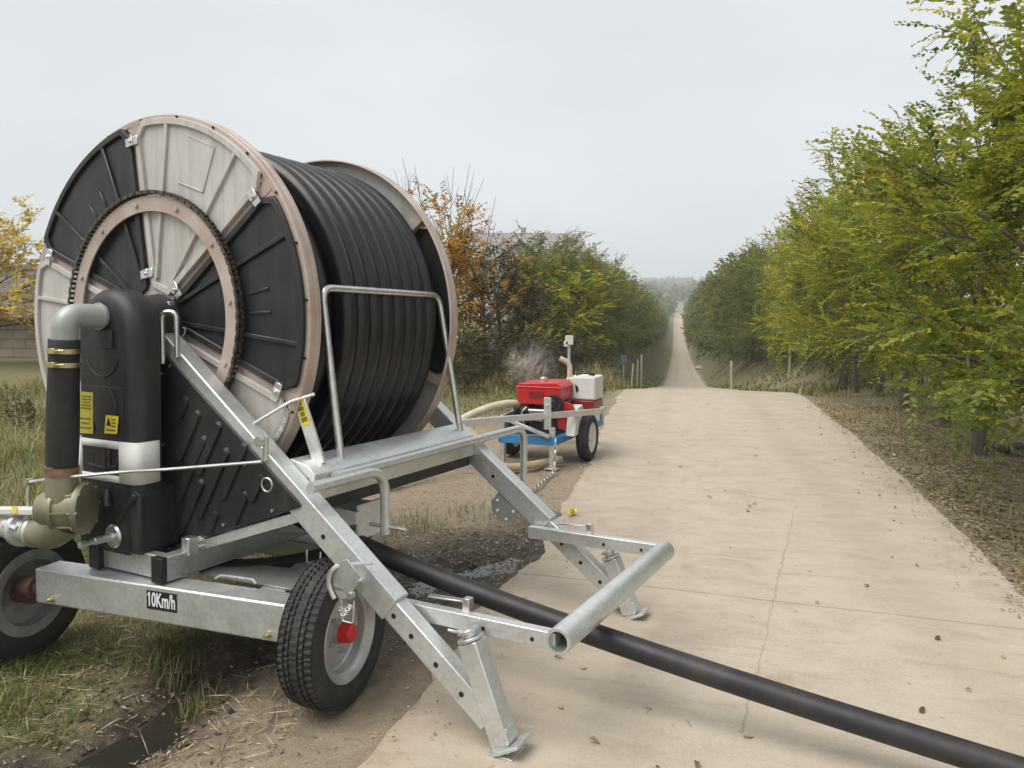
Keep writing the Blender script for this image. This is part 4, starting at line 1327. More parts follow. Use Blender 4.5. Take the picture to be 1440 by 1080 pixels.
# galvanised boom along the near side of the trailer
mb = MB()
mb.bar((-0.40, -1.36, 0.535), (0.585, -0.06, 0.535), 0.045, 0.06)
mb.box((0.60, -0.04, 0.51), (0.03, 0.05, 0.14), Matrix.Rotation(R(53), 3, 'Z'))
mb.box((0.20, -0.62, 0.56), (0.075, 0.012, 0.32))
mb.box((0.20, -0.63, 0.64), (0.02, 0.012, 0.03))
mb.build("side_boom", M['galv'], pump, bevel=0.003)
# fender box, battery box
mb = MB()
mb.prism([(-0.36, 0.30), (-0.26, 0.58), (-0.08, 0.60), (0.0, 0.50), (0.05, 0.30)], (0.30, 0, 0), (0, 1, 0), (0, 0, 1), (0.10, 0, 0))
mb.build("mudguard", M['whiteb'], pump, bevel=0.008)
mb = MB()
mb.box((0.29, -0.16, 0.42), (0.13, 0.10, 0.16))
mb.box((0.36, 0.20, 0.565), (0.26, 0.36, 0.125))
mb.build("red_box", M['maroon'], pump, bevel=0.01)
# diesel engine
mb = MB()
mb.box((0.0, 0.05, 0.46), (0.42, 0.50, 0.26))
mb.box((0.05, -0.26, 0.44), (0.30, 0.16, 0.16))
for k in range(7): mb.box((0.02, -0.24 - 0.015 * (k % 2), 0.40 + 0.02 * k), (0.24, 0.18, 0.008))
mb.cyl((0.10, -0.30, 0.38), (0.10, -0.36, 0.38), 0.10, 24)
mb.box((-0.25, -0.05, 0.38), (0.2, 0.5, 0.06))
eng = mb.build("engine", M['dark'], pump, bevel=0.01)
mb = MB()
mb.box((-0.02, -0.345, 0.50), (0.13, 0.06, 0.12))
mb.cyl((-0.10, -0.36, 0.545), (0.16, -0.36, 0.545), 0.022, 12)
mb.cyl((-0.06, -0.37, 0.47), (-0.06, -0.41, 0.47), 0.03, 12)
mb.cyl((0.05, -0.37, 0.46), (0.05, -0.40, 0.46), 0.022, 12)
mb.tube(fillet([(-0.12, -0.36, 0.58), (-0.18, -0.38, 0.52), (-0.14, -0.38, 0.40)], 0.04), 0.012, 8)
mb.build("fuel_injector", M['engine'], eng, bevel=0.005)
mb = MB()
mb.prism([(-0.24, 0.645), (-0.20, 0.61), (0.17, 0.61), (0.24, 0.65), (0.24, 0.80), (0.20, 0.845), (-0.22, 0.825), (-0.245, 0.80)], (0, -0.34, 0), (1, 0, 0), (0, 0, 1), (0, 0.50, 0))
mb.box((0.0, -0.09, 0.79), (0.505, 0.52, 0.012))
tk = mb.build("fuel_tank", M['red'], eng, bevel=0.018)
mb = MB()
mb.cyl((-0.02, -0.12, 0.83), (-0.02, -0.12, 0.87), 0.045, 18)
mb.cyl((-0.02, -0.12, 0.865), (-0.02, -0.12, 0.88), 0.03, 14)
mb.build("filler_cap", M['zinc'], tk, bevel=0.003)
mb = MB()
mb.cyl((0.17, -0.31, 0.625), (0.17, -0.37, 0.625), 0.10, 28)
mb.cyl((0.17, -0.37, 0.625), (0.17, -0.38, 0.625), 0.045, 20)
mb.build("air_filter", M['dark'], eng, bevel=0.012)
mb = MB()
mb.lathe([(0, 0.0), (0, 0.145), (0.06, 0.145), (0.06, 0.12), (0.05, 0.05), (0.05, 0)], (0.24, -0.24, 0.50), (0.25, -1, 0), 32)
mb.build("flywheel", M['red'], eng, bevel=0.004)
# white tank and pale exhaust elbow
mb = MB()
mb.box((0.37, 0.22, 0.755), (0.25, 0.34, 0.25))
mb.box((0.21, 0.22, 0.72), (0.09, 0.30, 0.30))
tnk = mb.build("water_tank", M['whiteb'], pump, bevel=0.02, seg=3)
mb = MB()
mb.prism([(0.275, 0.80), (0.31, 0.77), (0.315, 0.73), (0.29, 0.71)], (0, 0.043, 0), (1, 0, 0), (0, 0, 1), (0, 0.005, 0))
mb.build("label", M['ink'], tnk)
mb = MB()
mb.tube(fillet([(0.20, 0.10, 0.80), (0.20, 0.10, 1.02), (0.10, 0.06, 1.07)], 0.07), 0.028, 16)
mb.build("exhaust_pipe", M['cream'], pump)
mb = MB()
mb.tube(smooth_path([(-0.18, -0.30, 0.60), (-0.26, -0.38, 0.52), (-0.22, -0.40, 0.42), (-0.05, -0.42, 0.37)], 6), 0.010, 8)
mb.tube(smooth_path([(0.10, -0.35, 0.60), (0.20, -0.42, 0.52), (0.22, -0.42, 0.42), (0.12, -0.40, 0.36)], 6), 0.008, 8)
mb.tube(smooth_path([(-0.24, -0.10, 0.52), (-0.34, -0.30, 0.45), (-0.33, -0.50, 0.36), (-0.28, -0.60, 0.34)], 6), 0.009, 8)
mb.build("cables", M['ink'], eng)
mb = MB()
mb.box((-0.02, -0.349, 0.715), (0.16, 0.004, 0.055))
mb.build("tank_plate", M['maroon'], tk)
mb = MB()
mb.tube(fillet([(0.28, 0.10, 0.885), (0.28, 0.10, 0.915), (0.46, 0.10, 0.915), (0.46, 0.10, 0.885)], 0.015), 0.008, 8)
mb.cyl((0.40, 0.26, 0.875), (0.40, 0.26, 0.905), 0.035, 14)
mb.build("tank_handle", M['dark'], tnk)
mb = MB()
for k in range(5): mb.box((0.245 + 0.0, 0.05 + 0.07 * k, 0.74), (0.004, 0.012, 0.2))
mb.build("tank_ribs", M['whiteb'], tnk)
# pump outlet
mb = MB()
mb.lathe([(0, 0.0), (0, 0.13), (0.05, 0.14), (0.10, 0.12), (0.14, 0.07), (0.20, 0.06), (0.20, 0.0)], (-0.20, 0.02, 0.52), (-1, 0.1, 0.1), 28)
mb.build("pump_casing", M['dark'], pump, bevel=0.004)
mb = MB()
pth = smooth_path([(0.30, -0.66, 0.31), (0.31, -0.70, 0.15), (0.32, -0.76, 0.03), (0.36, -1.1, 0.018), (0.40, -1.6, 0.016), (0.40, -2.1, 0.018), (0.44, -2.4, 0.02)], 10)
acc, last, kk = 0.0, V(pth[0]), 0
for q in pth:
    q = V(q)
    while (q - last).length > 0.055:
        d = (q - last).normalized()
        c = last + d * 0.0275
        sd = d.cross(V((0, 0, 1))).normalized() if kk % 2 else d.cross(d.cross(V((0, 0, 1)))).normalized()
        mb.tube([c + d * 0.036 * math.cos(t) + sd * 0.016 * math.sin(t) for t in np.linspace(0, 2 * math.pi, 11)], 0.006, 5)
        last = last + d * 0.055
        kk += 1
mb.build("safety_chain", M['zinc'], pump)

# canvas hoses lying between the pump and the reel
def lay_hose(name, label, m, pts, r):
    mb = MB()
    mb.tube(smooth_path(pts, 8), r, 14)
    o = mb.build(name, m)
    tag(o, label, "hose")
lay_hose("delivery_hose", "cream hose arching from the pump over towards the reel", M['cream'], [(0.18, 8.22, 0.54), (0.02, 8.15, 0.60), (-0.22, 7.95, 0.585), (-0.50, 7.6, 0.50), (-0.72, 7.25, 0.33), (-0.95, 6.9, 0.12), (-1.3, 6.6, 0.06), (-2.2, 6.4, 0.06), (-3.2, 6.2, 0.06)], 0.042)
lay_hose("suction_hose", "tan hose looping down behind the guard hoop to the ground", M['tanhose'], [(-1.6, 8.2, 0.30), (-1.05, 8.0, 0.50), (-0.75, 7.8, 0.52), (-0.50, 7.65, 0.44), (-0.32, 7.5, 0.30), (-0.20, 7.4, 0.15), (0.0, 7.45, 0.06), (0.5, 7.9, 0.05)], 0.040)

# yellow ribbon at the end of the chain
mb = MB()
rx, ry = 0.46, 5.85
for k in range(26):
    a = random.uniform(0, 6.28)
    e = random.uniform(0.1, 1.3)
    d = V((math.cos(a) * math.cos(e), math.sin(a) * math.cos(e), math.sin(e)))
    c = V((rx, ry, 0.03))
    s_ = d.cross(V((random.random(), random.random(), random.random()))).normalized()
    L = random.uniform(0.03, 0.06)
    q = [c - s_ * 0.008, c + d * L * 0.5 - s_ * 0.016, c + d * L, c + d * L * 0.5 + s_ * 0.016]
    mb.add(q + [x + s_.cross(d) * 0.002 for x in q], [(0, 1, 2, 3), (7, 6, 5, 4), (0, 1, 5, 4), (1, 2, 6, 5), (2, 3, 7, 6), (3, 0, 4, 7)])
o = mb.build("ribbon_knot", M['brightyellow'])
tag(o, "bright yellow ribbon knot on the ground at the end of the chain", "ribbon")

# steam over the engine
mb = MB()
bm_ = bmesh.new()
bmesh.ops.create_icosphere(bm_, subdivisions=3, radius=1)
bm_.verts.ensure_lookup_table()
mb.add([v_.co[:] for v_ in bm_.verts], [[v_.index for v_ in f_.verts] for f_ in bm_.faces])
bm_.free()
sm_m = bpy.data.materials.new("steam")
sm_m.use_nodes = True
n, l = sm_m.node_tree.nodes, sm_m.node_tree.links
n.remove(n['Principled BSDF'])
vs_ = n.new("ShaderNodeVolumePrincipled")
vs_.inputs['Color'].default_value = (0.93, 0.93, 0.93, 1)
tc = n.new("ShaderNodeTexCoord").outputs['Object']
ln_ = n.new("ShaderNodeVectorMath")
ln_.operation = 'LENGTH'
l.new(tc, ln_.inputs[0])
fall = math_node(n, l, 'SUBTRACT', 1.0, ln_.outputs['Value'])
mps = n.new("ShaderNodeMapping")
mps.inputs['Scale'].default_value = (1.5, 1.5, 0.6)
mps.inputs['Rotation'].default_value = (0.3, 0.5, 0)
l.new(tc, mps.inputs[0])
nt_ = noise_node(n, l, 1.9, 5, 0.6, vec=mps.outputs[0], dist=1.8)
den = math_node(n, l, 'MULTIPLY', math_node(n, l, 'MAXIMUM', math_node(n, l, 'SUBTRACT', nt_.outputs[0], 0.50), 0.0), math_node(n, l, 'MAXIMUM', fall, 0.0))
l.new(math_node(n, l, 'MULTIPLY', den, 60.0), vs_.inputs['Density'])
l.new(vs_.outputs[0], n['Material Output'].inputs['Volume'])
o = mb.build("steam", sm_m)
o.location = (0.20, 8.35, 1.0)
o.scale = (0.34, 0.24, 0.30)
o.rotation_euler = (0, R(25), 0)
tag(o, "wisp of white steam rising from the red engine", "steam", kind="stuff")

# ================================================================== small roadside things
def post(name, label, cat, parts, x, y):
    r = empty(name, label, cat, (x, y, gz(x, y)))
    for nm, mb, m in parts: mb.build(nm, m, r, bevel=0.004, seg=1)
    return r
mb1, mb2, mb3 = MB(), MB(), MB()
mb1.cyl((0, 0, -0.3), (0.0, 0, 1.15), 0.022, 10)
mb2.box((0.0, -0.01, 1.20), (0.10, 0.09, 0.12))
mb2.box((-0.045, -0.02, 1.15), (0.05, 0.07, 0.07))
mb3.box((0.045, 0.02, 0.88), (0.06, 0.05, 0.26))
post("sensor_post", "thin grey post with a small white box on top behind the pump", "post", [("pole", mb1, M['galv']), ("white_box", mb2, M['whiteb']), ("dark_box", mb3, M['ink'])], 0.76, 10.3)
mb1, mb2 = MB(), MB()
mb1.cyl((0, 0, -0.2), (0, 0, 1.0), 0.03, 8)
mb1.cyl((0.62, 0.1, -0.2), (0.62, 0.1, 1.1), 0.03, 8)
mb2.box((0, -0.04, 0.95), (0.20, 0.03, 0.30))
post("blue_marker_sign", "small blue plate on thin posts at the left verge", "sign", [("pole", mb1, M['wood']), ("plate", mb2, stuff_mat("faded_blue", (0.09, 0.13, 0.19), (0.14, 0.18, 0.24), 4, 0.6))], 3.75, 26)
mb1, mb2 = MB(), MB()
mb1.cyl((0, 0, -0.1), (0, 0, 0.42), 0.06, 12)
mb2.lathe([(0.38, 0.0), (0.38, 0.24), (0.44, 0.22), (0.50, 0.12), (0.52, 0.0)], (0, 0, 0), (0, 0, 1), 20)
post("garden_light", "squat mushroom-shaped light with a pale stem in the left grass", "light", [("stem", mb1, M['wood']), ("cap", mb2, M['dark'])], 2.85, 21.5)
for i, (x, y, h, lab) in enumerate(((8.4, 29.5, 1.25, "pale stake standing alone in the right verge"), (10.6, 29.5, 1.3, "weathered stake under the right-hand trees"), (4.2, 26.0, 1.0, "thin stake in the left verge beside the blue plate"), (3.7, 24.0, 0.8, "short thin stake nearest the end of the left slab edge"))):
    mb1 = MB()
    mb1.cyl((0, 0, -0.2), (0.03 * (i - 1), 0, h), 0.028 if i > 1 else 0.05, 7)
    o = mb1.build("stake", M['wood'])
    o.location = (x, y, gz(x, y))
    tag(o, lab, "stake", "wooden stakes in the verges")
mb1 = MB()
bm_ = bmesh.new()
bmesh.ops.create_icosphere(bm_, subdivisions=3, radius=1)
bm_.verts.ensure_lookup_table()
mb1.add([(v_.co * (1 + 0.25 * noise.noise(v_.co * 1.7)))[:] for v_ in bm_.verts], [[v_.index for v_ in f_.verts] for f_ in bm_.faces])
bm_.free()
o = mb1.build("boulder", stuff_mat("pale_stone", (0.3, 0.28, 0.25), (0.5, 0.48, 0.44), 2, 0.9))
x, y = to_xy(2.4, 97)
o.location = (x, y, gz(x, y) + 0.12)
o.scale = (0.55, 0.4, 0.32)
tag(o, "pale boulder far down at the right edge of the road", "boulder")
# broken bricks under the nearest right-hand tree
for i in range(7):
    mb1 = MB()
    mb1.box((0, 0, 0), (0.22, 0.11, 0.06))
    o = mb1.build("broken_brick", M['rubble'] if 'rubble' in M else M.setdefault('rubble', stuff_mat("dark_brick_rubble", (0.06, 0.05, 0.045), (0.15, 0.12, 0.10), 12, 0.9, 0, 0.5)), bevel=0.008)
    x, y = 5.72 + 0.22 * (i % 3) + random.uniform(-0.05, 0.05), 8.6 + 0.14 * (i // 3)
    o.location = (x, y, gz(x, y) + 0.03 + 0.05 * (i % 2))
    o.rotation_euler = (random.uniform(-0.3, 0.3), random.uniform(-0.3, 0.3), random.uniform(0, 3))
    tag(o, "dark broken brick in the small heap by the right-hand trees", "brick", "broken bricks in the heap under the right-hand trees")

# ================================================================== buildings
brick_m, n, l, p = new_mat("old_brick")
tcn = n.new("ShaderNodeTexCoord")
br = n.new("ShaderNodeTexBrick")
br.inputs['Scale'].default_value = 1.0
br.inputs['Brick Width'].default_value = 0.8
br.inputs['Row Height'].default_value = 0.28
br.inputs['Mortar Size'].default_value = 0.02
br.inputs['Color1'].default_value = (0.44, 0.37, 0.30, 1)
br.inputs['Color2'].default_value = (0.36, 0.30, 0.245, 1)
br.inputs['Mortar'].default_value = (0.20, 0.17, 0.14, 1)
mp = n.new("ShaderNodeMapping")
mp.inputs['Rotation'].default_value = (R(90), 0, 0)
l.new(tcn.outputs['Object'], mp.inputs[0])
l.new(mp.outputs[0], br.inputs['Vector'])
t = noise_node(n, l, 2, 6, vec=tcn.outputs['Object'])
l.new(mix(n, l, 0.3, br.outputs[0], ramp(n, l, t.outputs[0], [(0.3, (0.15, 0.13, 0.10)), (0.7, (0.4, 0.35, 0.29))]).outputs[0]), p.inputs['Base Color'])
p.inputs['Roughness'].default_value = 0.92
def tile_mat(name, a, b):
    m, n, l, p = new_mat(name)
    tcn = n.new("ShaderNodeTexCoord")
    w = n.new("ShaderNodeTexWave")
    w.bands_direction = 'X'
    w.inputs['Scale'].default_value = 1.3
    w.inputs['Distortion'].default_value = 0.6
    l.new(tcn.outputs['Object'], w.inputs['Vector'])
    w2 = n.new("ShaderNodeTexWave")
    w2.bands_direction = 'Z'
    w2.inputs['Scale'].default_value = 1.8
    w2.inputs['Distortion'].default_value = 0.8
    l.new(tcn.outputs['Object'], w2.inputs['Vector'])
    t = noise_node(n, l, 1.2, 7, 0.7, vec=tcn.outputs['Object'])
    c = ramp(n, l, t.outputs[0], [(0.3, a), (0.7, b)]).outputs[0]
    f = math_node(n, l, 'MULTIPLY', w.outputs['Fac'], w2.outputs['Fac'])
    l.new(mix(n, l, math_node(n, l, 'MULTIPLY', f, 0.35), c, (0.05, 0.048, 0.046)), p.inputs['Base Color'])
    p.inputs['Roughness'].default_value = 0.85
    bump(n, l, p, f, 0.8, 0.05)
    return m
M['tile_dark'] = tile_mat("dark_roof_tiles", (0.10, 0.085, 0.078), (0.18, 0.155, 0.14))
M['tile_grey'] = tile_mat("grey_roof_tiles", (0.22, 0.21, 0.21), (0.33, 0.31, 0.31))
M['plaster'] = stuff_mat("white_plaster", (0.62, 0.61, 0.58), (0.72, 0.71, 0.69), 1, 0.9)
M['plank'] = stuff_mat("grey_fascia", (0.40, 0.36, 0.33), (0.52, 0.47, 0.44), 3, 0.8)
M['glass'] = stuff_mat("window_glass", (0.03, 0.035, 0.04), (0.05, 0.055, 0.06), 2, 0.1)

shed = empty("brick_shed", "low old brick shed with a sagging dark tiled roof at the left edge", "shed", (-18.5, 24.0, gz(-18.5, 24)), (0, 0, R(-4)))
mb = MB()
mb.box((0, 1.6, 0.65), (10.5, 3.2, 1.5))
mb.build("wall", brick_m, shed)
mb = MB()
mb.prism([(-0.55, 1.50), (1.7, 2.95), (4.0, 1.5), (4.0, 1.42), (1.7, 2.83), (-0.55, 1.40)], (-5.6, 0, 0), (0, 1, 0), (0, 0, 1), (11.2, 0, 0))
mb.build("roof", M['tile_dark'], shed, bevel=0.01)
mb = MB()
mb.box((0, -0.56, 1.36), (11.1, 0.05, 0.26))
mb.build("fascia", M['plank'], shed)

house = empty("white_house", "white house with a long grey roof partly hidden by the autumn trees", "house", (0.6, 41, gz(0.6, 41)), (0, 0, R(6)))
z0 = -gz(0.6, 41)
mb = MB()
mb.box((0, 3, 2.0 + z0), (6.6, 6, 5.2))
mb.build("wall", M['plaster'], house)
mb = MB()
mb.prism([(-0.6, 4.25 + z0), (3.0, 5.95 + z0), (6.6, 4.25 + z0), (6.6, 4.10 + z0), (3.0, 5.78 + z0), (-0.6, 4.10 + z0)], (-3.6, 0, 0), (0, 1, 0), (0, 0, 1), (7.2, 0, 0))
mb.prism([(-1.35, 4.2 + z0), (0.0, 5.25 + z0), (1.35, 4.2 + z0), (1.35, 4.08 + z0), (0.0, 5.10 + z0), (-1.35, 4.08 + z0)], (-0.3, -0.95, 0), (1, 0, 0), (0, 0, 1), (0, 3.4, 0))
rf = mb.build("roof", M['tile_grey'], house, bevel=0.01)
mb = MB()
mb.prism([(-1.15, 2.0 + z0), (-1.15, 4.18 + z0), (0.0, 5.08 + z0), (1.15, 4.18 + z0), (1.15, 2.0 + z0)], (-0.3, -0.7, 0), (1, 0, 0), (0, 0, 1), (0, 0.6, 0))
mb.build("gable", M['plaster'], house)
for x in (-2.3, -0.3, 1.9):
    mb = MB()
    yy = -0.74 if abs(x + 0.3) < 0.1 else -0.03
    mb.box((x, yy, 3.0 + z0), (0.9, 0.08, 1.1))
    w = mb.build("window", M['plank'], house)
    mb = MB()
    mb.box((x, yy - 0.042, 3.0 + z0), (0.76, 0.02, 0.96))
    mb.build("pane", M['glass'], w)

# ================================================================== vegetation
rng = np.random.default_rng(11)
def leaf_mesh(name, P, Dv, Nv, L, W, tint, mat, fold=0.25):
    """diamond leaves folded along the midrib: arrays of base, direction, normal, length, width, tint"""
    Dv = Dv / np.linalg.norm(Dv, axis=1, keepdims=True)
    S = np.cross(Dv, Nv)
    S /= np.linalg.norm(S, axis=1, keepdims=True) + 1e-9
    N2 = np.cross(S, Dv)
    L, W = L[:, None], W[:, None]
    a = P
    b = P + Dv * L * 0.45 + S * W + N2 * W * fold
    c = P + Dv * L
    d = P + Dv * L * 0.45 - S * W + N2 * W * fold
    n = len(P)
    co = np.stack([a, b, c, d], 1).reshape(-1, 3)
    idx = np.arange(n)[:, None] * 4
    tri = np.concatenate([idx + [0, 1, 2], idx + [0, 2, 3]], 1).reshape(-1, 3)
    me = bpy.data.meshes.new(name)
    me.vertices.add(len(co))
    me.vertices.foreach_set('co', co.astype(np.float32).ravel())
    me.loops.add(tri.size)
    me.loops.foreach_set('vertex_index', tri.astype(np.int32).ravel())
    me.polygons.add(len(tri))
    me.polygons.foreach_set('loop_start', np.arange(0, tri.size, 3, dtype=np.int32))
    me.update(calc_edges=True)
    me.attributes.new("tint", 'FLOAT', 'FACE').data.foreach_set('value', np.repeat(np.clip(tint, 0, 1), 2).astype(np.float32))
    me.materials.append(mat)
    return me

def unit(v): return v / (np.linalg.norm(v) + 1e-9)
def grow_tree(seed, H, spread, trunk_h, n_limb, n_twig, lpt, leafL, tmat, lmat, low=0.35, up=0.5, tint_mu=0.4, tint_sd=0.16, twig_len=(0.3, 0.6), top_sprigs=5, trunk_r=0.07, zone=None):
    """a small broad-leaved tree: returns (trunk mesh, crown mesh)"""
    g = np.random.default_rng(seed)
    wood = MB()
    tp = [V((0, 0, -0.15))]
    ang0 = g.uniform(0, 6.28)
    for k in range(1, 6):
        tp.append(V((0.05 * k * math.cos(ang0) * g.uniform(0, 1), 0.05 * k * math.sin(ang0) * g.uniform(0, 1), H * 0.62 * k / 5)))
    wood.tube(smooth_path(tp, 3), [trunk_r * (1.25 - 1.0 * (i / 15)) for i in range(16)], 9)
    nodes = []
    for i in range(n_limb):
        t = (i + g.uniform(0, 1)) / n_limb
        z0 = trunk_h + (H * 0.60 - trunk_h) * t
        az = i * 2.4 + g.uniform(-0.4, 0.4)
        reach = spread * (0.75 + 0.4 * g.random()) * (1.0 - 0.45 * max(0, t - 0.35))
        rise = (H - z0) * (0.25 + 0.55 * t) * g.uniform(0.7, 1.15)
        if t < 0.3: rise *= 0.5
        fr = min(1.0, z0 / (H * 0.62))
        b = np.array(tp[min(5, int(fr * 5))]) * 1.0
        b[2] = z0
        pts = []
        for k in range(6):
            u = k / 5
            q = b + np.array([math.cos(az) * reach * u, math.sin(az) * reach * u, rise * (u ** 1.15) - 0.15 * reach * max(0, u - 0.6)])
            q += g.normal(0, 0.05, 3) * u
            pts.append(q)
        r0 = trunk_r * 0.5 * (1 - 0.5 * t)
        wood.tube([V(q) for q in pts], [r0 * (1 - 0.8 * k / 5) + 0.003 for k in range(6)], 6)
        for k in range(1, 6):
            nodes.append((pts[k], unit(pts[k] - pts[k - 1]), 0.5 + 0.5 * k / 5))
        for j in range(5):
            u = g.uniform(0.3, 1.0)
            k = min(4, int(u * 5))
            q0 = pts[k] + (pts[k + 1] - pts[k]) * (u * 5 - k)
            dv = unit(unit(pts[k + 1] - pts[k]) + g.normal(0, 0.6, 3) + np.array([0, 0, 0.25]))
            ln = spread * g.uniform(0.25, 0.5)
            sp = [q0 + dv * ln * w + np.array([0, 0, -0.06 * w * w]) + g.normal(0, 0.02, 3) for w in (0, 0.33, 0.66, 1.0)]
            wood.tube([V(q) for q in sp], [0.012, 0.009, 0.006, 0.003], 5)
            for w in range(1, 4): nodes.append((sp[w], dv, 0.8))
    for i in range(top_sprigs):
        az, r_ = g.uniform(0, 6.28), spread * g.uniform(0, 0.5)
        q0 = np.array([math.cos(az) * r_, math.sin(az) * r_, H * g.uniform(0.72, 0.88)])
        dv = unit(np.array([math.cos(az) * 0.5, math.sin(az) * 0.5, 1.0]) + g.normal(0, 0.15, 3))
        ln = H * g.uniform(0.12, 0.24)
        sp = [q0 + dv * ln * w for w in (0, 0.25, 0.5, 0.75, 1.0)]
        wood.tube([V(q) for q in sp], [0.010, 0.008, 0.006, 0.004, 0.002], 5)
        for w in range(1, 5): nodes.append((sp[w], dv, 0.9))
    P, Dv, Nv, L, T = [], [], [], [], []
    wts = np.array([q[2] for q in nodes])
    pick = g.choice(len(nodes), n_twig, p=wts / wts.sum())
    twigs = MB()
    for ti, ni in enumerate(pick):
        q, dv, _ = nodes[ni]
        q = q + g.normal(0, 0.07 * spread, 3)
        if q[2] < low: continue
        out = np.array([q[0], q[1], 0.0])
        out = unit(out) if np.linalg.norm(out) > 0.05 else g.normal(0, 1, 3)
        d = unit(dv * 0.5 + out * 0.5 + g.normal(0, 0.55, 3) + np.array([0, 0, up * g.uniform(-0.4, 1.0)]))
        ln = g.uniform(*twig_len)
        side = unit(np.cross(d, np.array([0, 0, 1.0])) + 1e-3)
        nrm = unit(np.cross(side, d) + g.normal(0, 0.3, 3))
        droop = np.array([0, 0, -0.25 * ln * g.uniform(0.2, 1.3)])
        u = (np.arange(lpt) + 0.7) / lpt
        base = q + d * ln * u[:, None] + droop * (u ** 2)[:, None]
        sgn = np.where(np.arange(lpt) % 2 == 0, 1.0, -1.0)[:, None]
        ld = d * 0.55 + side * sgn * 0.9 + g.normal(0, 0.22, (lpt, 3)) + np.array([0, 0, -0.15])
        P.append(base)
        Dv.append(ld)
        Nv.append(np.tile(nrm, (lpt, 1)) + g.normal(0, 0.35, (lpt, 3)))
        L.append(leafL * g.uniform(0.7, 1.25, lpt) * np.where(u > 0.8, 0.75, 1.0))
        tt = tint_mu + g.normal(0, tint_sd) + (q[2] / H - 0.5) * 0.10
        T.append(tt + g.normal(0, 0.06, lpt))
        if ti % 3 == 0: twigs.tube([V(q), V(q + d * ln * 0.5 + droop * 0.25), V(q + d * ln + droop)], [0.004, 0.003, 0.0015], 3, cap=False)
    P, Dv, Nv, L, T = (np.concatenate(a) for a in (P, Dv, Nv, L, T))
    crown = leaf_mesh("crown", P, Dv, Nv, L, L * 0.30, T, lmat)
    wood.v, wood.f = wood.v, wood.f
    b = len(wood.v)
    wood.v += twigs.v
    wood.f += [tuple(i + b for i in f) for f in twigs.f]
    to = wood.build("trunk", tmat)
    tme = to.data
    bpy.data.objects.remove(to)
    return tme, crown

def plant(name, meshes, label, cat, x, y, sc_=1.0, rz=None, group=None, zs=None, crown_mat=None, dz=0.0):
    r = empty(name, label, cat, (x, y, gz(x, y) + dz), (0, 0, random.uniform(0, 6.28) if rz is None else rz), group)
    r.scale = (sc_, sc_, zs if zs else sc_)
    for nm, me in zip(("trunk", "crown"), meshes):
        if me is None: continue
        o = bpy.data.objects.new(nm, me)
        COL.objects.link(o)
        o.parent = r
        if nm == "crown" and crown_mat:
            o.material_slots[0].link = 'OBJECT'
            o.material_slots[0].material = crown_mat
    return r

near_kinds = [grow_tree(20 + k, 4.2, 1.25, 0.65, 18, 1080, 20, 0.066, M['bark'], M['leaf_right'], low=0.38, tint_mu=0.38, tint_sd=0.20, top_sprigs=6) for k in range(3)]
mid_kinds = [grow_tree(40 + k, 4.6, 1.6, 0.5, 14, 820, 13, 0.105, M['bark'], M['leaf_far'], low=0.2, tint_mu=0.45, tint_sd=0.2, twig_len=(0.4, 0.8)) for k in range(3)]
far_kinds = [grow_tree(60 + k, 5.0, 1.9, 0.4, 10, 240, 10, 0.26, M['bark'], M['leaf_far'], low=0.1, tint_mu=0.45, tint_sd=0.22, twig_len=(0.5, 1.1)) for k in range(2)]

# right-hand row
s = 3.3
k = 0
ordinals = ["at the right edge of the picture, branches reaching in from outside", "nearest the camera with its short trunk in view, yellowest leaves", "second trunk in view along the right-hand row, over the brick heap", "third trunk in view along the right-hand row", "fourth along the right-hand row, where the slab narrows", "fifth along the right-hand row, beyond the bend of the slab edge"]
RG = "green trees in the row along the right of the road"
while s < 300:
    d = interp(s, REDGE) + 1.25 + random.uniform(-0.15, 0.25) + 1.9 * sstep(14, 32, s)
    if k == 0: d += 0.35
    x, y = to_xy(d, s)
    top = 4.15 + 0.022 * min(max(0, s - 14), 46) + (0.0 if s < 100 else -0.012 * (s - 100)) + random.uniform(-0.25, 0.35)
    if s < 12: top = [3.75, 4.15, 4.55, 4.3, 4.1][min(k, 4)]
    hgt = max(3.5, top - gz(x, y))
    if s < 20:
        me, base = near_kinds[k % 3], 4.2
    elif s < 60: me, base = mid_kinds[k % 3], 4.6
    else: me, base = far_kinds[k % 2], 5.0
    f = hgt / base
    wid = f if s < 20 else max(0.9, f * 0.85)
    lab = "green elm tree " + ordinals[k] if k < 6 else ("leafy green tree in the right-hand row before the road drops" if s < 24 else ("green tree down the slope in the right-hand row" if s < 80 else "hazy green tree far down the right-hand row"))
    plant("roadside_tree", me, lab, "tree", x, y, wid, None, RG, f, M['leaf_right'] if 20 <= s < 40 else None)
    s += 2.1 if s < 60 else (2.8 if s < 150 else 4.2)
    k += 1
# second, thinner line behind it, seen through the gaps
for s in np.arange(26, 60, 4.2):
    x, y = to_xy(interp(s, REDGE) + 6.0 + random.uniform(-0.4, 0.4), s)
    f = (4.9 - gz(x, y)) / 4.6
    plant("roadside_tree", mid_kinds[int(s) % 3], "green tree standing behind the right-hand row", "tree", x, y, f, None, "green trees behind the right-hand row", f)
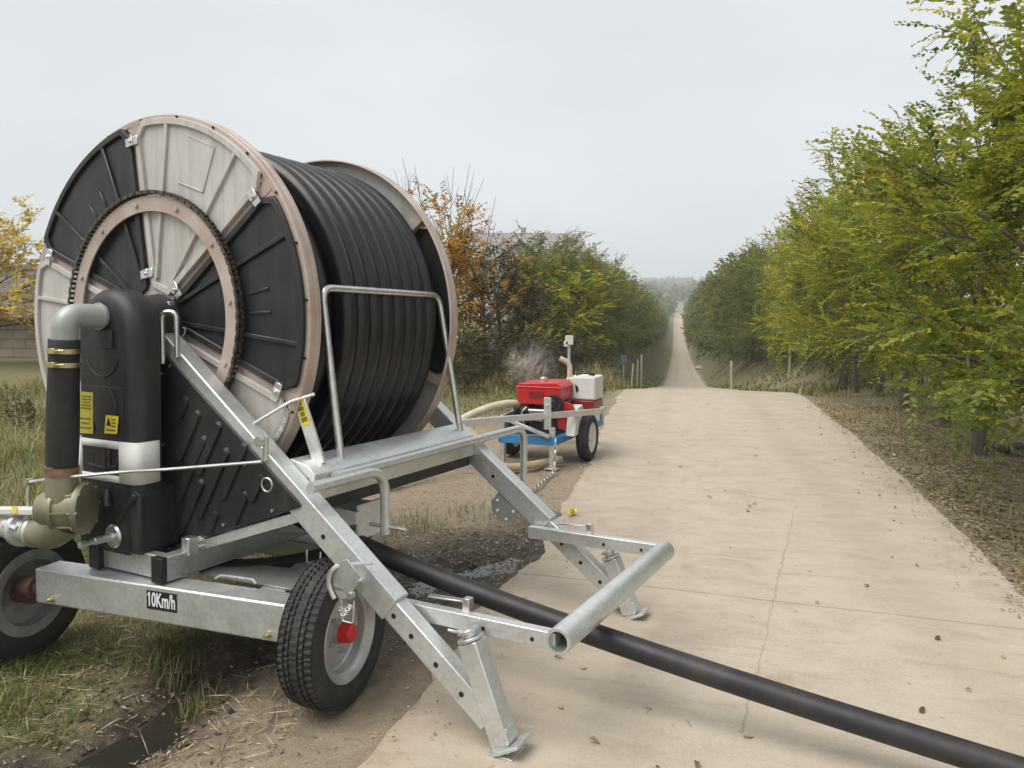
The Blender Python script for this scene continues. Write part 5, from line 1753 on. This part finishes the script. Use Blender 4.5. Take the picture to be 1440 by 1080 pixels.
# left-hand row down the slope
s = 26.5
k = 0
while s < 300:
    x, y = to_xy(interp(s, LEDGE) - 3.5 - 0.6 * sstep(30, 60, s) + random.uniform(-0.35, 0.35), s)
    top = 3.9 + 0.004 * min(s, 60) - (0 if s < 60 else 0.02 * (s - 60)) + random.uniform(-0.35, 0.3)
    hgt = max(3.2, top - gz(x, y))
    me, base = (mid_kinds[k % 3], 4.6) if s < 60 else (far_kinds[k % 2], 5.0)
    f = hgt / base
    lab = ("bushy green tree at the near end of the left-hand row" if k == 0 else "green tree in the left-hand row behind the pump trailer" if s < 40 else "green tree down the slope in the left-hand row" if s < 90 else "hazy green tree far down the left-hand row")
    plant("roadside_tree", me, lab, "tree", x, y, max(1.0, f * 0.9), None, "green trees in the row along the left of the road", f)
    s += 2.0 if s < 60 else (2.8 if s < 150 else 4.2)
    k += 1
for s in np.arange(46, 75, 5.5):
    x, y = to_xy(interp(s, LEDGE) - 6.4 + random.uniform(-0.5, 0.5), s)
    f = (5.0 - gz(x, y)) / 4.6
    plant("roadside_tree", mid_kinds[int(s) % 3], "green tree standing behind the left-hand row", "tree", x, y, f, None, "green trees behind the left-hand row", f)

# autumn trees and shrubs behind the pump
aut = [grow_tree(80 + k, 4.0, 1.35, 0.5, 12, 420, 12, 0.10, M['twig'], M['leaf_orange'], low=0.3, tint_mu=0.5, tint_sd=0.24, top_sprigs=9) for k in range(2)]
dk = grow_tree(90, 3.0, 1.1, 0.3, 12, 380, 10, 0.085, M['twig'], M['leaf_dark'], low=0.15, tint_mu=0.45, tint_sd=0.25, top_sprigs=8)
yl = grow_tree(95, 3.9, 1.9, 0.9, 15, 800, 13, 0.12, M['twig'], M['leaf_yellow'], low=1.2, tint_mu=0.5, tint_sd=0.22, top_sprigs=4)
plant("autumn_tree", aut[0], "orange and green autumn tree right beside the drum rim", "tree", -1.55, 19.0, 1.0, 0.4, zs=1.0)
plant("autumn_tree", aut[1], "olive and rust coloured autumn tree in front of the white house", "tree", -0.75, 21.0, 0.95, 1.9, zs=0.76)
plant("autumn_tree", aut[0], "yellowish autumn tree left of the house wall, behind the orange one", "tree", -2.9, 22.5, 1.05, 3.0, zs=0.95)
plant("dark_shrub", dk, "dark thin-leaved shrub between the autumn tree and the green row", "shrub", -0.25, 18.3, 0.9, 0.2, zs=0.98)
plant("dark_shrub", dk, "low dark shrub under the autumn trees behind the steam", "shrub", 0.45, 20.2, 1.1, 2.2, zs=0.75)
plant("autumn_tree", aut[1], "green and yellow bush touching the house roof on its right", "tree", 1.9, 24.5, 1.0, 4.0, zs=0.84, crown_mat=M['leaf_right'])
plant("yellow_tree", yl, "thin yellow-leaved tree in front of the brick shed", "tree", -13.7, 20.0, 1.0, 0.8)
plant("yellow_tree", yl, "pale yellow tree beside the shed roof, half behind the drum", "tree", -11.4, 22.0, 0.9, 2.4)
def bare_tree(seed, H, n):
    g = np.random.default_rng(seed)
    mb = MB()
    for i in range(n):
        az = g.uniform(0, 6.28)
        b = np.array([0.15 * math.cos(az), 0.15 * math.sin(az), -0.1])
        lean = g.uniform(0.05, 0.28)
        ln = H * g.uniform(0.7, 1.0)
        pts = [b + np.array([math.cos(az) * lean * u * ln * (0.5 + u), math.sin(az) * lean * u * ln * (0.5 + u), u * ln]) + g.normal(0, 0.03, 3) * u for u in np.linspace(0, 1, 7)]
        mb.tube([V(q) for q in pts], [0.022 * (1 - u) + 0.004 for u in np.linspace(0, 1, 7)], 5)
        for j in range(6):
            k = g.integers(2, 6)
            d = unit(np.array([g.normal(0, 0.5), g.normal(0, 0.5), 1.0]))
            e = pts[k] + d * g.uniform(0.35, 0.9)
            mb.tube([V(pts[k]), V((pts[k] + e) / 2 + g.normal(0, 0.03, 3)), V(e)], [0.008, 0.006, 0.003], 4)
    return mb
mb = bare_tree(3, 5.6, 9)
o = mb.build("bare_sapling", M['twig'])
o.location = (-1.9, 20.6, gz(-1.9, 20.6))
tag(o, "bare sapling with thin upright twigs above the orange tree", "sapling", "bare saplings beside the drum")
o = bare_tree(5, 5.2, 6).build("bare_sapling", M['twig'])
o.location = (-1.0, 21.2, gz(-1.0, 21.2))
tag(o, "bare sapling with a few curled leaves next to the house roof", "sapling", "bare saplings beside the drum")

# brushy undergrowth between the pump and the trees
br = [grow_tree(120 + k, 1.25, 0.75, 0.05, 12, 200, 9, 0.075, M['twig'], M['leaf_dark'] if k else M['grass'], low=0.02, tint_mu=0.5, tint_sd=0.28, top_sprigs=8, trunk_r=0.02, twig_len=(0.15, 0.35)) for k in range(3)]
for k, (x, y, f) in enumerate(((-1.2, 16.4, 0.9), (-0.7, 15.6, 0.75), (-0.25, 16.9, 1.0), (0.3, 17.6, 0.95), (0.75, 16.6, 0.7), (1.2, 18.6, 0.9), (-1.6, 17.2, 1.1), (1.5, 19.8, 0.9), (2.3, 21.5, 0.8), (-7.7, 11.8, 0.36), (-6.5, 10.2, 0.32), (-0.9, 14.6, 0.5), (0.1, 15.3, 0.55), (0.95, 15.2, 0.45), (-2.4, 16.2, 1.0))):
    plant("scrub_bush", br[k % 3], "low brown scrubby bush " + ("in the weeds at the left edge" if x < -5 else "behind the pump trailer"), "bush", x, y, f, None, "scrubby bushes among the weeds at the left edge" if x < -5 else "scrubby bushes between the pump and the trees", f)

# ---- grass, weeds and litter
def blades(name, label, pts, h, w, tint, mat, lean=0.45, cat="grass"):
    """three-part curved blades from arrays of base points"""
    n = len(pts)
    az = rng.uniform(0, 2 * np.pi, n)
    out = np.stack([np.cos(az), np.sin(az), np.zeros(n)], 1)
    sd = np.stack([-np.sin(az), np.cos(az), np.zeros(n)], 1)
    ln = lean * rng.uniform(0.2, 1.6, n)
    H_, W_ = h[:, None], w[:, None]
    m1 = pts + np.array([0, 0, 1.0]) * H_ * 0.55 + out * (ln * h * 0.35)[:, None]
    tp = pts + np.array([0, 0, 1.0]) * H_ * (1.0 - 0.25 * np.minimum(ln, 1.2)[:, None]) + out * (ln * h)[:, None]
    co = np.stack([pts - sd * W_, pts + sd * W_, m1 + sd * W_ * 0.8, m1 - sd * W_ * 0.8, tp], 1).reshape(-1, 3)
    idx = np.arange(n)[:, None] * 5
    tri = np.concatenate([idx + [0, 1, 2], idx + [0, 2, 3], idx + [3, 2, 4]], 1).reshape(-1, 3)
    me = bpy.data.meshes.new(name)
    me.vertices.add(len(co))
    me.vertices.foreach_set('co', co.astype(np.float32).ravel())
    me.loops.add(tri.size)
    me.loops.foreach_set('vertex_index', tri.astype(np.int32).ravel())
    me.polygons.add(len(tri))
    me.polygons.foreach_set('loop_start', np.arange(0, tri.size, 3, dtype=np.int32))
    me.update(calc_edges=True)
    me.attributes.new("tint", 'FLOAT', 'FACE').data.foreach_set('value', np.repeat(np.clip(tint, 0, 1), 3).astype(np.float32))
    me.materials.append(mat)
    o = bpy.data.objects.new(name, me)
    COL.objects.link(o)
    tag(o, label, cat, kind="stuff")
    return o
HC = {}
def hfast(d, s):
    return height(d, s)
def scatter(n, dr, srange, dens):
    out = []
    while len(out) < n:
        d, s = rng.uniform(*dr), rng.uniform(*srange)
        if rng.random() < dens(d, s):
            x, y = to_xy(d, s)
            out.append((x, y, hfast(d, s) - 0.005))
    return np.array(out)
def near_clear(d, s):
    le, re = interp(s, LEDGE), interp(s, REDGE)
    return max(le - d, d - re)
# green and straw patch at the lower left
def dens_a(d, s):
    if mud_mask(d, s) > 0.35: return 0
    return max(0, min(1, sstep(-1.75, -2.6, d + 0.5 * nz(d, s, 1.6)) * (0.45 + 0.9 * nz(d, s, 2.2, 9) + 0.3)))
pa = scatter(26000, (-4.6, -1.6), (1.7, 5.2), dens_a)
hv = rng.uniform(0.02, 0.065, len(pa)) * (1 + 0.6 * rng.random(len(pa)))
ta = np.array([0.30 + 0.65 * nz(x, y, 1.1, 4) for x, y, _ in pa]) + rng.normal(0, 0.14, len(pa))
blades("grass", "short green and straw coloured grass in front of the left wheel", pa, hv, rng.uniform(0.0016, 0.0034, len(pa)), ta, M['grass'], 1.5)
ps_ = scatter(4200, (-4.6, -1.5), (1.7, 5.4), lambda d, s: max(0, (0.5 + 0.8 * nz(d, s, 1.7, 13)) * (1 - 0.8 * mud_mask(d, s))))
STRAW = ps_
# a few sparse tufts under the machine
tc_ = []
for cx0, cy0, nn, rr_ in ((-1.55, 3.35, 150, 0.16), (-1.62, 3.75, 170, 0.22), (-1.95, 3.0, 90, 0.12), (-1.28, 3.05, 60, 0.10), (-0.75, 5.6, 120, 0.3), (-0.2, 6.0, 110, 0.3), (-1.2, 5.0, 160, 0.4), (-0.85, 3.25, 60, 0.14)):
    for _ in range(nn):
        a, r_ = rng.uniform(0, 6.28), rr_ * math.sqrt(rng.random())
        x, y = cx0 + r_ * math.cos(a), cy0 + r_ * math.sin(a)
        tc_.append((x, y, gz(x, y) - 0.005))
tc_ = np.array(tc_)
blades("grass_tufts", "thin grass tufts growing in the wet dirt under the reel", tc_, rng.uniform(0.05, 0.17, len(tc_)), rng.uniform(0.0018, 0.003, len(tc_)), rng.uniform(0.15, 0.7, len(tc_)), M['grass'], 0.6)
# tall dry weeds at the far left and behind the machine
pb = scatter(24000, (-13.5, -3.4), (4.6, 17), lambda d, s: (0.5 + 0.8 * nz(d, s, 0.5, 2)) * sstep(-3.6, -4.6, d + 0.4 * nz(d, s, 1)))
tb = np.array([0.46 + 0.55 * nz(x, y, 0.45, 7) for x, y, _ in pb]) + rng.normal(0, 0.16, len(pb))
blades("weeds", "tangle of tall dry weeds on the left behind the wheel", pb, rng.uniform(0.10, 0.40, len(pb)) * (0.6 + 0.6 * rng.random(len(pb))), rng.uniform(0.003, 0.007, len(pb)), tb, M['grass'], 0.9)
pc = scatter(20000, (-9, -1.2), (9.5, 24), lambda d, s: (0.25 + 1.0 * max(0, nz(d, s, 0.5, 3) + 0.2)) * sstep(9.5, 13, s + nz(d, s, 0.7)) * sstep(-1.15, -1.8, d))
tcv = np.array([0.45 + 0.5 * nz(x, y, 0.4, 1) for x, y, _ in pc]) + rng.normal(0, 0.15, len(pc))
hc = np.array([0.09 + 0.55 * sstep(13.5, 17.5, y) * max(0.08, 0.45 + 1.2 * nz(x, y, 0.8, 8)) for x, y, _ in pc]) * rng.uniform(0.4, 1.3, len(pc))
blades("weeds", "brown weeds and rough grass behind the pump trailer", pc, hc, rng.uniform(0.004, 0.010, len(pc)), tcv, M['grass'], 0.55)
pd = scatter(13000, (-7, 7), (15.2, 75), lambda d, s: (sstep(0.0, 0.4, near_clear(d, s)) * (0.4 + nz(d, s, 0.4, 2) * 0.6)) * (25 / (s + 10)))
td = np.array([0.36 + 0.4 * nz(x, y, 0.3, 1) for x, y, _ in pd]) + rng.normal(0, 0.15, len(pd))
blades("grass", "rough green and brown grass on the banks beyond the slab", pd, rng.uniform(0.05, 0.22, len(pd)), rng.uniform(0.010, 0.022, len(pd)), td, M['grass'], 0.6)
# right verge: grass between litter, pale dry grass under and behind the trees
pe = scatter(26000, (2.0, 12), (4.0, 17), lambda d, s: (0.18 + 0.82 * sstep(3.3, 4.8, d)) * (0.45 + 0.7 * nz(d, s, 0.8, 6)) * sstep(0.05, 0.3, near_clear(d, s)))
te = np.array([0.50 + 0.42 * sstep(3.6, 5.5, to_ds(x, y)[0]) + 0.35 * nz(x, y, 0.6, 1) for x, y, _ in pe]) + rng.normal(0, 0.13, len(pe))
blades("grass", "dry pale grass under and behind the right-hand trees", pe, rng.uniform(0.04, 0.2, len(pe)), rng.uniform(0.003, 0.006, len(pe)), te, M['grass'], 0.8)

def litter(name, label, pts, L, tint, kind="stuff", flat=0.35, wr=(0.14, 0.26)):
    n = len(pts)
    az = rng.uniform(0, 2 * np.pi, n)
    Dv = np.stack([np.cos(az), np.sin(az), rng.normal(0, flat * 0.6, n)], 1)
    Nv = np.stack([rng.normal(0, flat, n), rng.normal(0, flat, n), np.ones(n)], 1)
    pts = pts + np.stack([np.zeros(n), np.zeros(n), 0.008 + np.abs(rng.normal(0, 0.006, n))], 1)
    me = leaf_mesh(name, pts, Dv, Nv, L, L * rng.uniform(*wr, n), tint, M['litter'], 0.5)
    o = bpy.data.objects.new(name, me)
    COL.objects.link(o)
    tag(o, label, "leaf litter", kind=kind)
pl_ = scatter(20000, (1.9, 4.6), (3.6, 14), lambda d, s: sstep(0.02, 0.12, near_clear(d, s)) * (1 - 0.7 * sstep(3.2, 4.6, d)) * (0.5 + 0.6 * nz(d, s, 1.2)))
litter("leaf_litter", "carpet of dead leaves along the right edge of the road", pl_, rng.uniform(0.025, 0.06, len(pl_)), rng.beta(2, 2.2, len(pl_)))
po = scatter(900, (1.4, 2.4), (3.6, 14), lambda d, s: math.exp(-max(0, -near_clear(d, s)) / 0.10) if near_clear(d, s) < 0.06 else 0)
po[:, 2] = np.maximum(po[:, 2], 0.014)
litter("leaf_litter", "loose dead leaves blown onto the right margin of the concrete", po, rng.uniform(0.015, 0.045, len(po)), rng.beta(2, 2.2, len(po)))
pq = scatter(700, (-1.3, -0.2), (2.2, 8.5), lambda d, s: math.exp(-max(0, -near_clear(d, s)) / 0.12) if near_clear(d, s) < 0.05 else 0)
pq[:, 2] = np.maximum(pq[:, 2], 0.014)
litter("leaf_litter", "chaff and dirt flakes on the left margin of the concrete", pq, rng.uniform(0.006, 0.024, len(pq)), rng.beta(2, 2.5, len(pq)), flat=0.2)
pm = scatter(3600, (-3.4, -0.6), (2.0, 8.5), lambda d, s: sstep(0.0, 0.15, near_clear(d, s)) * (0.15 + 0.85 * max(0, nz(d, s, 1.0, 4) + 0.25)))
litter("leaf_litter", "scattered dead leaves and chaff on the dirt around the reel", pm, rng.uniform(0.008, 0.024, len(pm)), rng.beta(2, 1.6, len(pm)), flat=0.25)
litter("straw", "long pale straws lying over the grass at the lower left", STRAW + np.array([0, 0, 0.012]), rng.uniform(0.05, 0.15, len(STRAW)), rng.beta(2.5, 1.3, len(STRAW)), wr=(0.012, 0.03), flat=0.3)
pw = scatter(1500, (-2.1, -0.85), (3.9, 6.2), lambda d, s: mud_mask(d, s) * sstep(0, 0.1, near_clear(d, s)))
pw[:, 2] = np.maximum(pw[:, 2], -0.042)
litter("leaf_litter", "wet brown leaf scraps plastered on the mud beside the slab", pw, rng.uniform(0.012, 0.042, len(pw)), rng.beta(1.6, 2.6, len(pw)), flat=0.3)
pn = scatter(9000, (-4.6, -1.4), (1.7, 5.4), lambda d, s: (0.25 + 0.6 * nz(d, s, 1.4, 5)) * (1 - mud_mask(d, s) * 0.6))
litter("straw", "dry straw and leaf bits among the grass at the lower left", pn, rng.uniform(0.010, 0.045, len(pn)), rng.beta(2.0, 1.6, len(pn)), wr=(0.05, 0.18))
# pebbles / crumbs of soil near the slab edge
mb = MB()
for _ in range(900):
    d, s = rng.uniform(-3.0, -0.7), rng.uniform(2.0, 7.5)
    if near_clear(d, s) < 0.0: continue
    x, y = to_xy(d, s)
    r_ = rng.uniform(0.003, 0.012)
    c = np.array([x, y, height(d, s) + r_ * 0.3])
    vs = [c + np.array(q) * r_ * rng.uniform(0.7, 1.3) for q in ((1, 0, 0), (-1, 0, 0), (0, 1, 0), (0, -1, 0), (0, 0, 0.8), (0, 0, -0.8))]
    mb.add(vs, [(0, 2, 4), (2, 1, 4), (1, 3, 4), (3, 0, 4), (2, 0, 5), (1, 2, 5), (3, 1, 5), (0, 3, 5)])
o = mb.build("soil_crumbs", stuff_mat("soil_crumb", (0.14, 0.11, 0.08), (0.36, 0.30, 0.22), 30, 0.95), angle=20)
tag(o, "small clods and pebbles on the dirt beside the slab", "soil", kind="stuff")

mb = MB()
for _ in range(420):
    k_ = rng.integers(0, len(TRENCH) - 1)
    t_ = rng.random()
    a_, b_ = TRENCH[k_], TRENCH[k_ + 1]
    d = a_[0] + (b_[0] - a_[0]) * t_ + rng.normal(0, 0.17)
    s = a_[1] + (b_[1] - a_[1]) * t_ + rng.normal(0, 0.10)
    x, y = to_xy(d, s)
    r_ = rng.uniform(0.004, 0.020) * (1.3 if rng.random() < 0.15 else 0.8)
    c = np.array([x, y, height(d, s) + r_ * 0.25])
    vs = [c + np.array(q) * r_ * rng.uniform(0.6, 1.35) for q in ((1, 0, 0), (-1, 0, 0), (0, 1, 0), (0, -1, 0), (0, 0, 0.8), (0, 0, -0.8))]
    mb.add(vs, [(0, 2, 4), (2, 1, 4), (1, 3, 4), (3, 0, 4), (2, 0, 5), (1, 2, 5), (3, 1, 5), (0, 3, 5)])
for _ in range(34):
    d, s = rng.uniform(-3.0, -1.2), rng.uniform(2.2, 4.2)
    x, y = to_xy(d, s)
    a_ = rng.uniform(0, 6.28)
    L_ = rng.uniform(0.06, 0.22)
    p0 = np.array([x, y, height(d, s) + 0.008])
    p1 = p0 + np.array([math.cos(a_) * L_, math.sin(a_) * L_, 0])
    p1[2] = gz(p1[0], p1[1]) + 0.010
    mb.tube([p0, (p0 + p1) / 2 + rng.normal(0, 0.006, 3), p1], [0.0028, 0.0024, 0.0014], 5)
o = mb.build("wet_clods", stuff_mat("wet_soil_clod", (0.030, 0.022, 0.016), (0.13, 0.10, 0.075), 18, 0.7), angle=20)
tag(o, "dark wet clods and twigs along the muddy rut", "soil", kind="stuff")

# single dry leaves lying on the concrete
LB = []
for k in range(4):
    mb = MB()
    L = 0.05
    for j, (a, w) in enumerate(((0, 0.002), (0.2, 0.009), (0.45, 0.013), (0.75, 0.008), (1.0, 0.0008))):
        z = 0.010 * math.sin(a * 3.0 + k) + 0.004
        mb.v += [(a * L, -w, z + w * 0.5 * (1 + k % 2)), (a * L, 0, z), (a * L, w, z + w * 0.7)]
    for j in range(4):
        mb.f += [(3 * j, 3 * j + 1, 3 * j + 4, 3 * j + 3), (3 * j + 1, 3 * j + 2, 3 * j + 5, 3 * j + 4)]
    cc = ((0.16, 0.11, 0.06), (0.30, 0.22, 0.10), (0.09, 0.065, 0.045), (0.42, 0.35, 0.16))[k]
    ob = mb.build("fallen_leaf", stuff_mat("curled_leaf_%s" % ("brown", "tan", "dark", "pale")[k], tuple(x * 0.8 for x in cc), cc, 40, 0.8))
    LB.append(ob)
used = 0
spots = [(0.55, 3.95), (1.64, 4.05), (2.05, 3.62), (1.45, 5.05), (0.9, 4.65), (1.15, 3.1), (1.62, 2.95), (0.85, 2.75), (1.9, 3.1), (0.28, 2.72), (0.5, 2.55), (0.33, 3.3), (1.3, 2.5), (1.55, 2.6), (1.75, 2.5), (0.2, 2.95), (-0.05, 2.75), (2.0, 4.3)]
while len(spots) < 52:
    s = rng.uniform(2.3, 11)
    d = rng.uniform(interp(s, LEDGE) + 0.1, interp(s, REDGE) - 0.05)
    spots.append(to_xy(d, s))
for i, (x, y) in enumerate(spots):
    kk = i % 4
    o = LB[kk] if i < 4 else LB[kk].copy()
    if i >= 4: COL.objects.link(o)
    o.location = (x, y, 0.014)
    f = random.uniform(0.45, 0.9)
    o.scale = (f, f, f)
    o.rotation_euler = (0, 0, random.uniform(0, 6.28))
    tag(o, ("brown", "tan", "dark", "pale yellow")[kk] + " curled leaf lying on the concrete road", "leaf", "dry leaves scattered on the concrete")

# ---- far woods on the hills
mb = MB()
belt = []
for i in range(1500):
    u = rng.random()
    if u < 0.45: s, d = rng.uniform(1180, 1300), rng.uniform(-420, 420)
    elif u < 0.62: s, d = rng.uniform(820, 870), rng.uniform(-250, 250)
    elif u < 0.78: s, d = rng.uniform(560, 640), rng.uniform(-150, 150)
    else:
        s = rng.uniform(335, 460)
        d = rng.choice([-1, 1]) * rng.uniform(5, 60) - 1
    belt.append((d, s))
P, Dv, Nv, L, T = [], [], [], [], []
for d, s in belt:
    x, y = to_xy(d, s)
    z = height(d, s, False)
    hh_ = rng.uniform(5, 11) * (0.75 if s < 500 else 1.0)
    n_ = 46
    v_ = rng.normal(0, 1, (n_, 3))
    v_ /= np.linalg.norm(v_, axis=1, keepdims=True)
    q = v_ * rng.uniform(0.6, 1.0, (n_, 1)) * np.array([hh_ * 0.42, hh_ * 0.42, hh_ * 0.48]) + np.array([x, y, z + hh_ * 0.5])
    P.append(q)
    Dv.append(rng.normal(0, 1, (n_, 3)))
    Nv.append(v_)
    L.append(rng.uniform(0.28, 0.5, n_) * hh_)
    T.append(np.full(n_, rng.uniform(0.1, 0.7)) + rng.normal(0, 0.1, n_))
P, Dv, Nv, L, T = (np.concatenate(a) for a in (P, Dv, Nv, L, T))
me = leaf_mesh("woodland", P, Dv, Nv, L, L * 0.45, T, M['leaf_far'])
o = bpy.data.objects.new("woodland", me)
COL.objects.link(o)
tag(o, "hazy blue-green belts of woodland across the far hills", "woods", kind="stuff")

# ---- haze
hm = bpy.data.materials.new("haze")
hm.use_nodes = True
n, l = hm.node_tree.nodes, hm.node_tree.links
n.remove(n['Principled BSDF'])
hv_ = n.new("ShaderNodeVolumePrincipled")
hv_.inputs['Color'].default_value = (0.84, 0.90, 0.97, 1)
hv_.inputs['Density'].default_value = 0.00085
l.new(hv_.outputs[0], n['Material Output'].inputs['Volume'])
mb = MB()
mb.box((0, 845, 32), (1900, 1870, 92))
o = mb.build("haze", hm)
tag(o, "thin pale haze hanging over the valley", "haze", kind="stuff")
